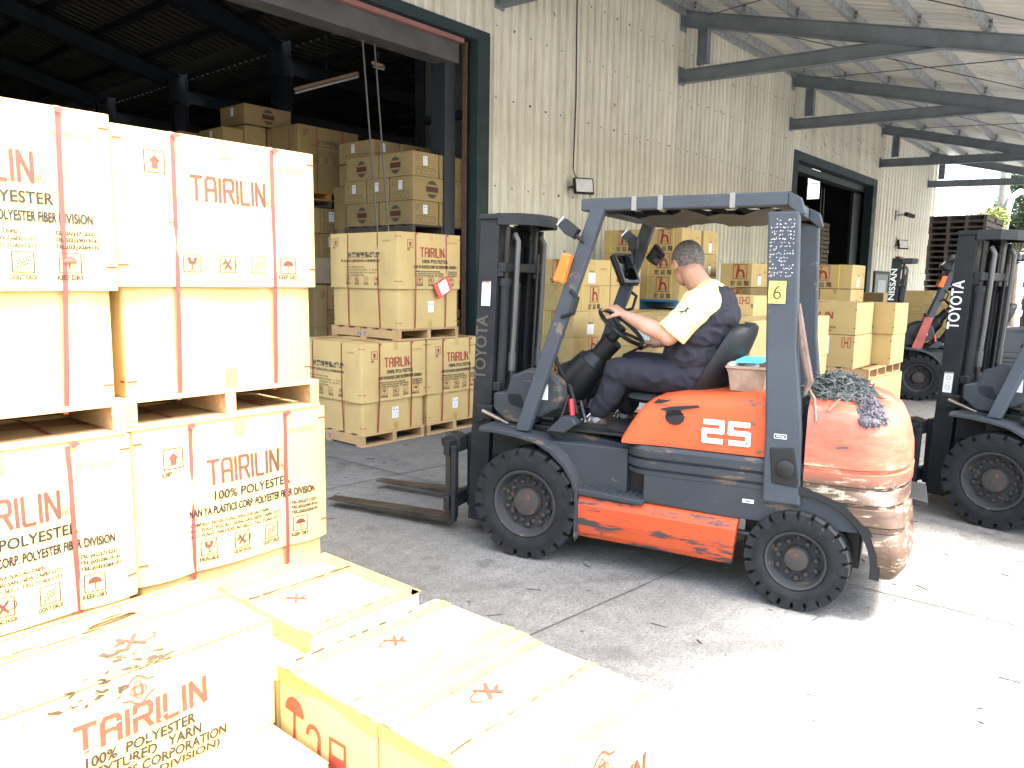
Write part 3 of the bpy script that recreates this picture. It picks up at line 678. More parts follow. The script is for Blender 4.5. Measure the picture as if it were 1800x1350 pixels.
# screws in rows, and scars of torn paint
m = MB()
for z in (1.1, 2.2, 3.05, 4.28, 5.25, 6.1):
    x = 8.45
    while x < 34:
        if not (19.5 < x < 27 and z < 5.2): m.cyl((x, YW - .034, z + rnd.uniform(-.02, .02)), (x, YW - .044, z), .012 if rnd.random() < .9 else .022, 6)
        x += .38 if z > 3 else .57
o = W(m.build("screw_rows", simple("screw_heads", (.08, .07, .06, 1), .6, bump=0))); tag(o, kind='stuff')
m = MB()
for i in range(70):
    x = rnd.uniform(19.5, 27) if i < 54 else rnd.uniform(9, 19); z = rnd.choice((5.3, 5.6, 5.9)) + .18 * math.sin(x * 1.3) + rnd.uniform(-.08, .08) if i < 54 else rnd.uniform(3, 6)
    w_ = rnd.uniform(.02, .05); hh = rnd.uniform(.03, .14); y = YW - .045
    m.add([(x, y, z), (x + w_, y, z), (x + w_ * .8, y - .03, z - hh), (x + w_ * .2, y - .02, z - hh * .8)], [(0, 1, 2, 3)])
tag(W(m.build("peeling_paint", simple("peeled_paint_back", (.20, .14, .085, 1), .9))), kind='stuff')
# doorway one: frame, rusty rail, header channel
W(MB().box(8.05, 8.30, YW - .06, YW + .20, 0, 5.06).build("door_jamb", DKSTEEL, bevel=.006))
W(MB().box(-1.2, 8.30, YW - .055, YW + .21, 4.96, 5.10).build("door_header", DKSTEEL, bevel=.006))
W(MB().box(7.945, 7.965, YW + .06, YW + .13, 0, 4.93).build("door_rail", RUSTY))
W(MB().box(-1.2, 7.86, YW + .02, YW + .10, 4.885, 4.945).build("door_rail", simple("pink_primer_rail", (.24, .11, .10, 1), .6)))
W(MB().box(-1.2, 7.86, YW + .12, YW + .42, 4.64, 4.93).build("header_channel", simple("grey_header", (.07, .072, .075, 1), .7, var=.3, scale=3)))
W(MB().box(7.70, 7.90, YW + .22, YW + .50, 0, 4.9).build("door_jamb", INTSTL, bevel=.006))
# doorway two
W(MB().box(19.70, 20.0, YW - .06, YW + .20, 0, 4.86).build("door_jamb", DKSTEEL, bevel=.006))
W(MB().box(26.5, 26.9, YW - .06, YW + .20, 0, 4.86).build("door_jamb", DKSTEEL, bevel=.006))
W(MB().box(19.70, 26.9, YW - .058, YW + .21, 4.86, 5.08).build("door_header", DKSTEEL, bevel=.006))
W(MB().box(20.0, 26.6, YW + .22, YW + .5, 4.68, 4.86).build("header_channel", INTSTL))
W(MB().box(25.75, 26.45, YW + .30, YW + .38, 0, 4.6).build("door_leaf", INTSTL))
for q in (23.1, 23.35): W(MB().tube([(q, YW + .4, 4.5), (q + .12, YW + .42, 2.4), (q + .2, YW + .4, .3)], .014, 5).build("door_rope", HOSEG))
for q in (7.0, 7.19): W(MB().tube([(q - .62, YW + .35, 4.75), (q - .5, YW + .37, 3.6), (q - .38, YW + .36, 2.2), (q - .3, YW + .35, .3)], .011, 5).build("door_rope", HOSEG))
# small personnel door far along the wall
fd = empty("side_door", (28.0, YW - .07, 0), 0, "small grey side door with a dark frame beyond the second doorway", "door")
MB().box(-.75, -.65, -.03, .03, 0, 2.1).build("door_frame", DKSTEEL, fd); MB().box(.9, 1.0, -.03, .03, 0, 2.1).build("door_frame", DKSTEEL, fd); MB().box(-.75, 1.0, -.03, .03, 2.102, 2.2).build("door_frame", DKSTEEL, fd)
MB().box(-.648, .898, -.012, .012, 0.01, 2.1).build("door_leaf", DOORM, fd); MB().box(-.3, .6, -.02, -.0125, 1.2, 1.9).build("window", simple("dusty_glass", (.16, .19, .2, 1), .3, bump=0), fd)
# interior
inr = lambda n, m_, mat: W(m_.build(n, mat))
def slab(x0, x1, y0, y1, z): return MB().box(x0, x1, y0, y1, z, z + .04)
m = MB(); k = int((9.3 + 7) / .3)
for i in range(k):   # ribbed roof sheet, ribs run up the slope (x), seen as fine lines
    pass
ny = int(26 / .24); vs = []; fs = []
for j in range(ny + 1):
    for q, dz in ((0, 0), (.14, 0), (.17, .035), (.21, .035)):
        y = YW + j * .24 + q
        vs += [(9.3, y, 6.62 + dz), (-9, y, 6.62 + .235 * 18.3 + dz)]
n = len(vs) // 2; fs = [(2 * i, 2 * i + 1, 2 * i + 3, 2 * i + 2) for i in range(n - 1)]
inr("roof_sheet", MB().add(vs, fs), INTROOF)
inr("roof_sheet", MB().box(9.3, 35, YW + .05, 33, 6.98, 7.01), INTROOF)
for j in range(5):
    y = (9.9, 14.2, 18.5, 22.5, 27)[j]
    inr("rafter", MB().ibeam((9.3, y, 6.22), (-9, y, 6.22 + .235 * 18.3), .18, .36), INTSTL)
    inr("column", MB().ibeam((9.32, y, 0), (9.32, y, 6.45), .22, .34, .014, (1, 0, 0)), INTSTL)
    inr("bracket", MB().prism([(9.1, 5.75), (9.55, 5.75), (9.55, 6.05), (9.0, 6.3)], y - .1, y + .1), INTSTL)
    inr("rafter", MB().ibeam((9.5, y, 5.95), (18, y, 5.85), .16, .3), INTSTL)
for i in range(17):
    x = 8.6 - i * 1.05; inr("purlin", MB().box(x - .04, x + .04, YW + .3, 33, 6.46 + .235 * (9.3 - x), 6.60 + .235 * (9.3 - x)), INTSTL)
for i in range(7):
    x = 10.4 + i * 1.1; inr("purlin", MB().box(x - .04, x + .04, YW + .3, 33, 6.2, 6.34), INTSTL)
vs = [(10, YW, 6.36), (10, 33, 6.36)]; m = MB(); q = []
ny = int(25 / .24)
for j in range(ny):
    for a, dz in ((0, 0), (.14, 0), (.17, .035), (.21, .035)): q += [(9.6, YW + .3 + j * .24 + a, 6.36 + dz), (18, YW + .3 + j * .24 + a, 6.36 + dz)]
inr("roof_sheet", m.add(q, [(2 * i, 2 * i + 1, 2 * i + 3, 2 * i + 2) for i in range(len(q) // 2 - 1)]), INTROOF)
# partition wall just inside the first doorway
q = []; j = 0; y = YW + .25
while y < 9.75:
    q += [(9.2, y, 0), (9.2, y, 6.4), (9.2, y + .12, 0), (9.2, y + .12, 6.4), (9.17, y + .14, 0), (9.17, y + .14, 6.4), (9.17, y + .19, 0), (9.17, y + .19, 6.4)]; y += .21
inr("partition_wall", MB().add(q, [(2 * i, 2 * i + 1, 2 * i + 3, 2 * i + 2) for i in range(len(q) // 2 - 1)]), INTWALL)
inr("wall_girt", MB().box(9.02, 9.16, YW + .3, 9.7, 4.25, 4.36), INTSTL); inr("wall_girt", MB().box(9.02, 9.16, YW + .3, 9.7, 2.6, 2.7), INTSTL)
q = []; y = 10.1
while y < 33:
    q += [(9.75, y, 5.0), (9.75, y, 6.2), (9.75, y + .2, 5.0), (9.75, y + .2, 6.2), (9.71, y + .23, 5.0), (9.71, y + .23, 6.2), (9.71, y + .3, 5.0), (9.71, y + .3, 6.2)]; y += .32
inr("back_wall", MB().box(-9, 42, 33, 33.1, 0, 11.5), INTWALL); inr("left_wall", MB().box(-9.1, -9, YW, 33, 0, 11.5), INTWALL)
# far end wall with the bright window seen through doorway two
wy0, wy1, wz0, wz1 = 11.89, 12.42, 5.37, 6.66
E = 34.1
inr("end_wall", MB().box(E, E + .1, YW + .1, wy0, 0, 6.9), INTWALL); inr("end_wall", MB().box(E, E + .1, wy1, 33, 0, 6.9), INTWALL)
inr("end_wall", MB().box(E, E + .1, wy0, wy1, 0, wz0), INTWALL); inr("end_wall", MB().box(E, E + .1, wy0, wy1, wz1, 6.9), INTWALL)
inr("window_bar", MB().box(E, E + .04, wy0, wy1, (wz0 + wz1) / 2 - .02, (wz0 + wz1) / 2 + .02), DKSTEEL)
# unlit light fittings hanging under the roof
for i, (a, b, lab) in enumerate((((8.55, 12.6, 5.10), (9.35, 11.75, 5.42), "long unlit strip light hanging from the dark warehouse roof"), ((9.55, 11.6, 5.62), (9.68, 11.42, 5.56), "short unlit strip light farther under the dark roof"))):
    o = empty("strip_light", a, 0, lab, "light", None); A = Vector(a); B = Vector(b)
    MB().beam((0, 0, 0), B - A, .16, .05).build("reflector", simple("dusty_reflector" + str(i), (.55, .36, .24, 1), .6), o)
    MB().cyl((.01, 0, -.05), B - A + Vector((-.01, 0, -.05)), .018, 8).build("tube", PAPER, o); MB().tube([(B - A) * .5, (B - A) * .5 + Vector((0, 0, 1.0))], .01, 5).build("hanger", INTSTL, o)
# ------------------------------------------------------------------ canopy along the wall
can = empty("canopy", (14, YW, 6.5), 0, "long sloping metal canopy on grey brackets along the cream wall", "canopy")
def Cn(o): o.location = Vector(o.location) - Vector(can.location); o.parent = can; return o
CZ = lambda y: 7.02 - .26 * (YW - y)
YE = -.7; XA, XB = 2.55, 35.2
rs = MB(); xs = []
for i in range(3): b = i * .25; xs += [(b, 0), (b + .15, 0), (b + .175, .03), (b + .225, .03)]
xs.append((.75, 0)); vs = []
for y in (YW - .03, YE): vs += [(x, y, CZ(y) + z) for x, z in xs]
N = len(xs); rs.add(vs, [(i, i + 1, N + i + 1, N + i) for i in range(N - 1)])
rme = rs.mesh("roof_sheet", ROOFSH); x = XA
while x < XB - .3: Cn(link("roof_sheet", rme, None, 0, (x, 0, 0))); x += .75
PY = [7.35 - .97 * i for i in range(9)]
for y in PY:
    z = CZ(y) - .02
    m = MB(); m.box(XA, XB, y - .035, y - .029, z - .17, z); m.box(XA, XB, y - .029, y + .035, z - .006, z); m.box(XA, XB, y - .029, y + .035, z - .17, z - .164)
    Cn(m.build("purlin", GALV))
BX = (8.5, 13.78, 19.38, 27.05, 33.5)
for bi, bx in enumerate((2.9,) + BX):
    zt = lambda y: CZ(y) - .20 - .14
    Cn(MB().ibeam((bx, YW - .03, zt(YW)), (bx, YE + .1, zt(YE + .1)), .15, .27).build("top_chord", STEEL))
    sm = MB().ibeam((bx, YW - .03, 5.62), (bx, 3.5, zt(3.5) - .12), .15, .24)
    dv = Vector((0, 3.5 - YW + .03, zt(3.5) - .12 - 5.62)).normalized(); nvv = []
    for v in sm.v:
        v = Vector(v)
        if v.y < 4.5:
            k = ((zt(v.y) - .137) - v.z) / (dv.z - .26 * dv.y); v = v + dv * k
        nvv.append(tuple(v))
    sm.v = nvv; Cn(sm.build("strut", STEEL))
    Cn(MB().ibeam((bx, 7.12, 5.78), (bx, 7.12, zt(7.12) - .13), .15, .2, .012, (0, 1, 0)).build("post", STEEL))
    Cn(MB().box(bx - .1, bx + .1, YW - .05, YW - .031, 5.47, 5.80).build("end_plate", STEEL)); Cn(MB().box(bx - .1, bx + .1, YW - .05, YW - .031, 6.45, 6.80).build("end_plate", STEEL))
    for y in PY:    # bolted cleats with four dark bolts
        c = Cn(MB().box(bx - .075, bx - .068, y - .09, y + .03, CZ(y) - .19, CZ(y) - .03).build("cleat", GALV)); mm = MB()
        for a in (-.06, 0):
            for b in (-.14, -.07): mm.cyl((bx - .076, y + a, CZ(y) + b), (bx - .088, y + a, CZ(y) + b), .013, 6)
        mm.build("bolts", BLKPL, c)
for a, b in zip((2.9,) + BX, BX):
    Cn(MB().tube([(a + .1, 7.2, CZ(7.2) - .25), (b - .1, .6, CZ(.6) - .25)], .009, 5).build("tie_rod", HOSE)); Cn(MB().tube([(b - .1, 7.0, CZ(7.0) - .25), (a + .1, .8, CZ(.8) - .25)], .009, 5).build("tie_rod", HOSE))
    Cn(MB().tube([(b + .25, 7.0, CZ(7) - .27), (b + .45, 6.8, CZ(6.8) - .27)], .025, 6).build("turnbuckle", BLKPL))
Cn(MB().box(XA, XB, YW - .10, YW - .05, 6.72, 6.84).build("wall_angle", GALV))
W(MB().tube([(10.33, YW - .05, 3.5), (10.36, YW - .05, 4.6), (10.30, YW - .05, 6.9)], .011, 5).build("lamp_cable", HOSE))
# ------------------------------------------------------------------ lamps and camera on the wall
def flood(loc, lab, s=1.0):
    e = empty("flood_light", loc, 0, lab, "flood light", "flood lights on the cream wall"); e.scale = (s, s, s)
    R = Matrix.Rotation(R_(-30), 3, 'Z') @ Matrix.Rotation(R_(-14), 3, 'X')
    def tr(m): m.v = [tuple(R @ Vector(v)) for v in m.v]; return m
    hs = tr(MB().box(-.17, .17, -.05, .01, -.13, .13)).build("housing", BLKPL, e, .008)
    tr(MB().box(-.145, .145, -.056, -.051, -.105, .105)).build("lens", LAMPG, e)
    f = MB()
    for i in range(9): f.box(-.13 + i * .03, -.12 + i * .03, .01, .05, -.10, .10)
    tr(f).build("cooling_fins", BLKPL, e); MB().tube([(-.19, -.0, 0), (-.19, .14, -.02), (.15, .2, -.02), (.17, .05, 0)], .012, 6).build("bracket", BLKPL, e)
    MB().tube([(.0, .12, .13), (.02, .18, .2), (-.02, .2, .32)], .008, 5).build("cable", HOSE, e); return e
flood((10.35, YW - .24, 3.22), "black flood light on the cream wall above the forklift mast")
flood((29.7, YW - .24, 3.15), "small black flood light on the wall beyond the second doorway", 1.25)
cc = empty("security_camera", (29.4, YW - .06, 4.15), 0, "small grey security camera on the far wall above the flood light", "camera")
MB().box(-.12, .12, -.02, .03, -.16, .16).build("mount", GALV, cc, .01); MB().tube([(0, -.03, 0), (.1, -.3, .03)], .03, 8).build("arm", GALV, cc); MB().cyl((.02, -.28, .03), (.35, -.45, -.03), .075, 12).build("housing", GREY, cc)
rb = tag(MB().box(29.75, 30.15, YW - .2, YW - .04, 2.45, 2.75).build("alarm_box", simple("dark_red_box", (.12, .02, .02, 1), .5), None, .01), "dark red box fixed to the wall right of the side door", "box")
# ------------------------------------------------------------------ far background
bgd = empty("white_shed", (52, 10, 0), 0, "white ribbed metal shed behind the pallet stacks", "building")
q = []; t = 0
while t < 14:
    for a, d in ((0, 0), (.2, 0), (.24, -.06), (.36, -.06)): q += [(t * .62 + a * .62 - d * .78, -t * .785 - a * .785 - d * .62, 0), (t * .62 + a * .62 - d * .78, -t * .785 - a * .785 - d * .62, 9.8)]
    t += .4
fc = MB().add([(x - 3.6, y + 4.2, z) for x, y, z in q], [(2 * i, 2 * i + 1, 2 * i + 3, 2 * i + 2) for i in range(len(q) // 2 - 1)]).build("wall", WHITEB, bgd)
MB().add([(-3.6, 4.2, 9.8), (5.3, -7.0, 9.8), (12, -2, 11.4), (2, 10, 11.4)], [(0, 1, 2, 3)]).build("roof", WHITEB, bgd)
def crown(name, lab, c, r, n, leaf, mat, trunk=None, cat="tree", seed=1, lobes=9):
    rnd = random.Random(seed); e = empty(name, (c[0], c[1], 0), 0, lab, cat)
    if trunk: MB().tube([(0, 0, 0), (.1, .05, trunk * .5), (.0, .1, trunk)], [.16, .13, .1], 10).build("trunk", BARK, e); 
    L = [(Vector((rnd.uniform(-.65, .65) * r[0], rnd.uniform(-.65, .65) * r[1], c[2] + rnd.uniform(-.6, .6) * r[2])), rnd.uniform(.3, .5)) for _ in range(lobes)]
    if trunk:
        b = MB()
        for p, k in L[:7]: b.tube([(0, .1, trunk * .8), tuple(Vector((0, .1, trunk)) * .4 + p * .6), tuple(p)], [.07, .04, .015], 6)
        b.build("limbs", BARK, e)
    m = MB()
    for i in range(n):
        p, k = rnd.choice(L); d = Vector((rnd.gauss(0, 1), rnd.gauss(0, 1), rnd.gauss(0, 1))).normalized() * (rnd.random() ** .4) * k
        q = p + Vector((d.x * r[0], d.y * r[1], d.z * r[2])); a = Vector((rnd.gauss(0, 1), rnd.gauss(0, 1), rnd.gauss(0, .5))).normalized() * leaf; b = a.cross(Vector((rnd.gauss(0, 1), rnd.gauss(0, 1), rnd.gauss(0, 1)))).normalized() * leaf * .35
        m.add([q - a, q + b, q + a, q - b], [(0, 1, 2, 3)])
    m.build("crown" if trunk else "leaves", mat, e); return e
crown("tree", "leafy green tree rising behind the white shed at the far right", (50.5, 5.6, 9.3), (2.6, 2.6, 1.9), 6500, .16, LEAF, 7.2, seed=4)
crown("tree", "darker green tree behind the concrete pole at the right edge", (40.5, 5.3, 5.2), (1.7, 1.7, 2.2), 5200, .12, LEAF, 3.6, seed=9)
crown("shrub", "yellow green shrub behind the top of the pallet stack", (36.8, 6.1, 4.15), (1.1, 1.1, .75), 3500, .08, LEAFY, None, "shrub", 5)
pl = empty("utility_pole", (37.6, 5.65, 0), 0, "pale brown utility pole with a curved grey pipe behind the pallets", "pole")
MB().tube([(0, 0, 0), (.05, 0, 4), (.16, 0, 8.4)], [.22, .2, .17], 14).build("pole_shaft", simple("pole_concrete", (.30, .27, .23, 1), .8, var=.2), pl, smooth=40)
MB().tube([(-.25, -.2, 4.0), (-.2, -.25, 4.9), (0, -.3, 5.35), (.5, -.5, 5.62), (1.6, -.9, 5.6)], .13, 10).build("curved_pipe", GALV, pl, smooth=40)
MB().box(-.45, -.2, -.2, .1, 6.6, 6.85).build("clamp", BLKPL, pl)
# ------------------------------------------------------------------ forklifts (local frame: x forward, y left, z up, origin on the ground under the front axle)
def arc(cx, cz, r, a0, a1, n): return [(cx + r * math.cos(R_(a0 + (a1 - a0) * i / n)), cz + r * math.sin(R_(a0 + (a1 - a0) * i / n))) for i in range(n + 1)]
def wheel(par, x, y, r, w, side, lugs, nuts, hubm, turn=0, nutr=.13, rimr=.62):
    """side=+1: outer face towards +y. part 'wheel' (rim) with tyre, hub cap and nuts as sub-parts"""
    s = side; rr = r * rimr
    prof = [(rr, -w / 2), (rr, w / 2 - .01), (rr * .97, w / 2 - .004), (rr * .90, w / 2 - .01), (rr * .86, w / 2 - .05), (rr * .80, w / 2 - .085), (rr * .5, w / 2 - .09), (.001, w / 2 - .09)]
    m = MB().lathe_y([(a, s * b) for a, b in prof], 0, 0, 44); wh = m.build("wheel", RIM, par, smooth=35, fix=True)
    wh.location = (x, y, r); wh.rotation_euler = (0, 0, turn)
    t = MB(); R2 = r - .032; n = 66
    t.lathe_y([(rr * .99, -s * w / 2 * .8), (rr * 1.05, -s * w / 2), (R2 * .97, -s * w / 2), (R2, -s * w * .4), (R2, s * w * .4), (R2 * .975, s * (w / 2 + .003)), (R2 * .90, s * (w / 2 + .008)), (rr * 1.16, s * (w / 2 + .008)), (rr * 1.03, s * (w / 2 - .002)), (rr * .99, s * w * .4)], 0, 0, n, True)
    for k in range(lugs):          # chunky shoulder lugs, staggered halves
        for hf in (1, -1):
            a = 2 * math.pi * (k + (.5 if hf < 0 else 0)) / lugs; da = math.pi / lugs * .76; sk = .10
            def pt(R, ang, yy): return (R * math.cos(ang), yy, R * math.sin(ang))
            yo = s * hf * (w / 2 + .010); yi = s * hf * .012; ym = s * hf * (w / 2 - .035)
            v = [pt(R2 * .90, a - da * .92, yo), pt(R2 * .90, a + da * .92, yo), pt(r * .985, a + da * .94, yo), pt(r * .985, a - da * .94, yo),
                 pt(r, a - da, ym), pt(r, a + da, ym), pt(r, a + da + sk, yi), pt(r, a - da + sk, yi),
                 pt(R2 * .9, a - da, ym), pt(R2 * .9, a + da, ym), pt(R2 * .98, a + da + sk, yi), pt(R2 * .98, a - da + sk, yi)]
            t.add(v, [(0, 1, 2, 3), (3, 2, 5, 4), (4, 5, 6, 7), (0, 3, 4, 8), (1, 9, 5, 2), (8, 4, 7, 11), (9, 10, 6, 5), (7, 6, 10, 11)])
    t.build("tyre", RUBBER, wh, smooth=30, fix=True)
    yb = s * (w / 2 - .088)
    MB().lathe_y([(rr * .42, yb), (rr * .42, yb + s * .03), (rr * .37, yb + s * .055), (rr * .15, yb + s * .062), (.001, yb + s * .062)], 0, 0, 26).build("hub", hubm, wh, smooth=35, fix=True)
    d = MB().lathe_y([(.016, 0), (.016, s * .022), (.010, s * .03), (.001, s * .03)], 0, 0, 6).mesh("lug_nut", NUTM)
    for k in range(nuts):
        for q in ((0, rr * .60), (.5, rr * .70)):
            a = 2 * math.pi * (k + q[0]) / nuts; link("lug_nut", d, wh, 0, (q[1] * math.cos(a), yb, q[1] * math.sin(a)))
    return wh
def vtext(pr, ink, t, x, z0, z1, w): # text running upward: rotate glyphs 90 degrees
    vs, fs = txt_geo(t, .02); pr._a(ink, [(x - b * w, z0 + a * (z1 - z0)) for a, b in vs], fs)
def forklift(label, loc, rz, body=ORANGE, skirt=SKIRT, cw=CWPAINT, grey=GREY, guard=GREYL, brand="TOYOTA", brandink=GRYINK, number="25", sticker="6", fork_lift=.05, gx=0.0, seat=True, pillar_base=None, guardwear=True):
    F = empty("forklift", loc, rz, label, "forklift", "forklifts working in the yard")
    for s in (1, -1):
        wheel(F, 0, s * .49, .345, .20, s, 20, 10 if s == 1 else 6, NUTM, 0); wheel(F, -1.60, s * .50, .268, .17, s, 22, 6, NUTM, R_(-4), rimr=.60)
    # chassis, floor and steps
    m = MB().prism([(-.02, .40), (-.30, .42), (-.36, .50), (-.62, .50), (-.62, .74), (-.08, .80), (.14, .80), (.16, .5)], -.36, .36)
    m.build("front_chassis", grey, F, .01, fix=True)
    for s in (1, -1):
        m = MB().prism([(-.33, .485), (-.62, .46), (-.62, .74), (-.33, .74), (-.10, .735), (-.24, .64)], s * .40, s * .47); m.build("side_panel", grey, F, .008, fix=True)
        st = MB().prism([(-.345, .49), (-.75, .47), (-.75, .44), (-.345, .452)], s * .40, s * .575).build("step", grey, F, .006, fix=True)
        dm = MB()
        for i in range(9):
            for j in range(4): dm.box(-.38 - i * .036 - .022, -.38 - i * .036, s * .43 + s * j * .034 - .008, s * .43 + s * j * .034 + .008, .484 - i * .0018, .496 - i * .0018)
        dm.build("tread_studs", grey, st)
    MB().box(-.95, -.55, -.42, .42, .44, .615).build("gap_filler_box", BLKPL, F)  # dark box added to hide the far skirt seen through the gap
    MB().box(-.60, .12, -.40, .40, .795, .812).build("floor_plate", BLKPL, F, .003)
    MB().prism([(.0, .83), (-.04, .82), (-.40, .815), (-.55, .83), (-.58, .813), (-.0, .813)], -.3, .36).build("floor_mat", VINYL, F, .004, fix=True)
    # lower body: ribbed grey side mouldings with rounded front corner and wheel arch
    def plan(hw, xf, xr, rf, n=6, off=0): # outline in plan, front rounded
        return [(xr, -hw)] + [(xf - rf + rf * math.sin(R_(a)), -hw + rf - rf * math.cos(R_(a))) for a in [90 * i / n for i in range(n + 1)]] + [(xf - rf + rf * math.cos(R_(a)), hw - rf + rf * math.sin(R_(a))) for a in [90 * i / n for i in range(n + 1)]] + [(xr, hw)]
    prof = [(.618, 0), (.640, .0), (.646, -.014), (.654, -.014), (.660, .005), (.700, .005), (.706, -.014), (.714, -.014), (.720, .006), (.765, .006), (.785, -.006)]
    rg = [[(x, y, z + (-x - .6) * 0) for x, y in plan(.53 + o, -.60 + o, -1.60, .16)] for z, o in prof]
    MB().rings(rg, cap=True).build("engine_cover_base", grey, F, smooth=30, fix=True)
    for s in (1, -1):
        pts = [(-.74, .51), (-.74, .455), (-1.20, .44), (-1.30, .44)] + [(x, z) for x, z in arc(-1.60, .27, .345, 148, 92, 7)] + [(-1.60, .617), (-.74, .617)]
        b = MB().prism(pts, s * .44, s * .528).build("side_skirt_upper", grey, F, .004, fix=True)
        p = Pr(); p.q(WHITEP, -1.36, .535, -1.30, .555); p.q(BLKINK, -1.345, .54, -1.315, .55)
        p.put(b, lambda u, v, f: (u, s * (.528 + f), v))
        # orange skirt with chamfered top
        rs = [(.455, .50), (.438, .545), (.39, .565), (.30, .56), (.22, .545), (.185, .53), (.185, .49), (.45, .47)]
        k = [[(x + (z - .3) * (-.0 if i == 0 else -.10), s * y, z - (i * .012)) for z, y in rs] for i, x in enumerate((-.345, -1.27))]
        MB().rings(k).build("lower_skirt", skirt, F, .006, fix=True)
        MB().prism([(-.333, .5), (-.333, .18), (-.345, .18), (-.35, .5)], s * .46, s * .585).build("skirt_edge", grey, F, .003, fix=True)
    MB().cyl((-1.25, .45, .34), (-1.45, .45, .33), .018, 8).build("hydraulic_pipe", HOSE, F); MB().box(-1.9, -1.3, -.4, .4, .22, .42).build("rear_axle", BLKPL, F, .01)
    MB().box(-.15, .15, -.42, .42, .25, .45).build("front_axle", BLKPL, F, .02)
    # orange hood: loft from side profile with rounded shoulders
    hp = [(-.585, .79, .50), (-.60, .83, .53), (-.645, .92, .53), (-.70, 1.01, .52), (-.76, 1.055, .51), (-.90, 1.085, .50), (-1.1, 1.105, .50), (-1.30, 1.125, .50), (-1.415, 1.135, .50)]
    rings = []
    for x, zt, hw in hp:
        zb = .79; r = min(.09, (zt - zb) * .45 + .01)
        rings.append([(x, -hw, zb)] + [(x, -hw + r - r * math.cos(R_(a)), zt - r + r * math.sin(R_(a))) for a in (0, 22, 45, 67, 90)] + [(x, hw - r + r * math.cos(R_(a)), zt - r + r * math.sin(R_(a))) for a in (90, 67, 45, 22, 0)] + [(x, hw, zb)])
    hood = MB().rings(rings).build("hood", body, F, smooth=50, fix=True)
    if number:
        S = None; p = Pr(); S = lambda pts: p.line(WHITEP, [(a * .105, b * .125) for a, b in pts], .030)
        for dx, pts in ((0, [(0, .9), (.9, .9), (.9, .5), (0, .5), (0, .06), (.9, .06)]), (1.35, [(.9, .9), (0, .9), (0, .5), (.9, .5), (.9, .06), (0, .06)])): p.line(WHITEP, [((a + dx) * .105, b * .125) for a, b in pts], .029)
        p.put(hood, lambda u, v, f: (-1.07 - u, .5035 + f, .845 + v))
        bp = Pr(); bp.disc(BLKINK, 0, 0, .055, 12); bp.poly(BLKINK, [(-.09, .05), (-.02, .075), (.13, .10), (.14, .085), (.03, .055), (.05, .02), (-.05, .0), (-.05, .04)]); bp.poly(BLKINK, [(-.13, .085), (-.10, .12), (-.02, .12), (-.08, .09)])
        bp.put(hood, lambda u, v, f: (-.90 - u, .506 + f, .965 + v * .8))
    MB().box(-1.42, -1.40, -.49, .49, .8, 1.12).build("hood_seam", BLKPL, F)
    # counterweight
    def cwplan(hw, xr, xf, n=9, p=2.6): # superellipse rear end
        sh = min(.18, (xf - xr) * .35); q = [(xf, -hw)]; L = (xf - sh) - xr
        for i in range(2 * n + 1):
            a = R_(-90 + 180 * i / (2 * n)); c, s_ = math.cos(a), math.sin(a)
            q.append((xf - sh - L * abs(c) ** (2 / p), hw * math.copysign(abs(s_) ** (2 / p), s_)))
        return q + [(xf, hw)]
    pf = [(1.13, .40, -1.86), (1.125, .45, -1.93), (1.10, .50, -2.0), (1.06, .535, -2.05), (.98, .55, -2.09), (.88, .56, -2.115), (.79, .56, -2.12), (.780, .547, -2.103), (.770, .547, -2.103), (.762, .562, -2.124), (.700, .562, -2.124), (.692, .549, -2.10), (.682, .549, -2.10), (.674, .560, -2.118), (.615, .560, -2.118), (.606, .546, -2.098), (.598, .546, -2.098), (.590, .562, -2.130), (.51, .565, -2.140), (.500, .552, -2.122), (.476, .552, -2.124)]
    rings = []
    for z, hw, xr in pf:
        xf = -1.605
        xf = min(xf, -1.60 - math.sqrt(max(.39 ** 2 - (z - .27) ** 2, 0)))
        rings.append([(x, y, z) for x, y in cwplan(hw, xr, xf)])
    C = MB().rings(rings).build("counterweight", cw, F, smooth=40, fix=True)
    low = []
    for z, hw, xr in ((.475, .545, -2.115), (.44, .565, -2.145), (.36, .565, -2.15), (.28, .555, -2.135), (.235, .53, -2.10), (.222, .50, -2.07)):
        xf = -1.60 - math.sqrt(max(.39 ** 2 - (z - .27) ** 2, 0)); low.append([(x, y, z) for x, y in cwplan(hw, xr, xf)])
    MB().rings(low).build("counterweight_base", cw, F, smooth=40, fix=True)
    for s in (1, -1): MB().prism([(x, z) for x, z in arc(-1.6, .27, .40, 88, 186, 16)] + [(x, z) for x, z in arc(-1.6, .27, .352, 186, 88, 16)], s * .38, s * .558).build("wheel_arch", BLKPL, F, fix=True)
    MB().prism([(-2.10, .60), (-2.20, .585), (-2.20, .56), (-2.10, .55)], -.2, .2).build("tow_pin", BLKPL, F, .005)
    # rear pillars (with recess) and overhead guard
    for s in (1, -1):
        m = MB(); y0, y1 = s * .46, s * .54
        k = [[(-1.345, y0, 2.09), (-1.50, y0, 2.09), (-1.50, y1, 2.09), (-1.345, y1, 2.09)], [(-1.375, y0, 1.40), (-1.53, y0, 1.40), (-1.53, y1 + s * .005, 1.4), (-1.375, y1 + s * .005, 1.4)],
             [(-1.40, y0, .95), (-1.585, y0, .95), (-1.585, y1 + s * .015, .95), (-1.40, y1 + s * .015, .95)], [(-1.405, y0, .56), (-1.60, y0, .56), (-1.60, y1 + s * .018, .56), (-1.405, y1 + s * .018, .56)]]
        rp = m.rings(k).build("rear_pillar", guard, F, .012, fix=True)
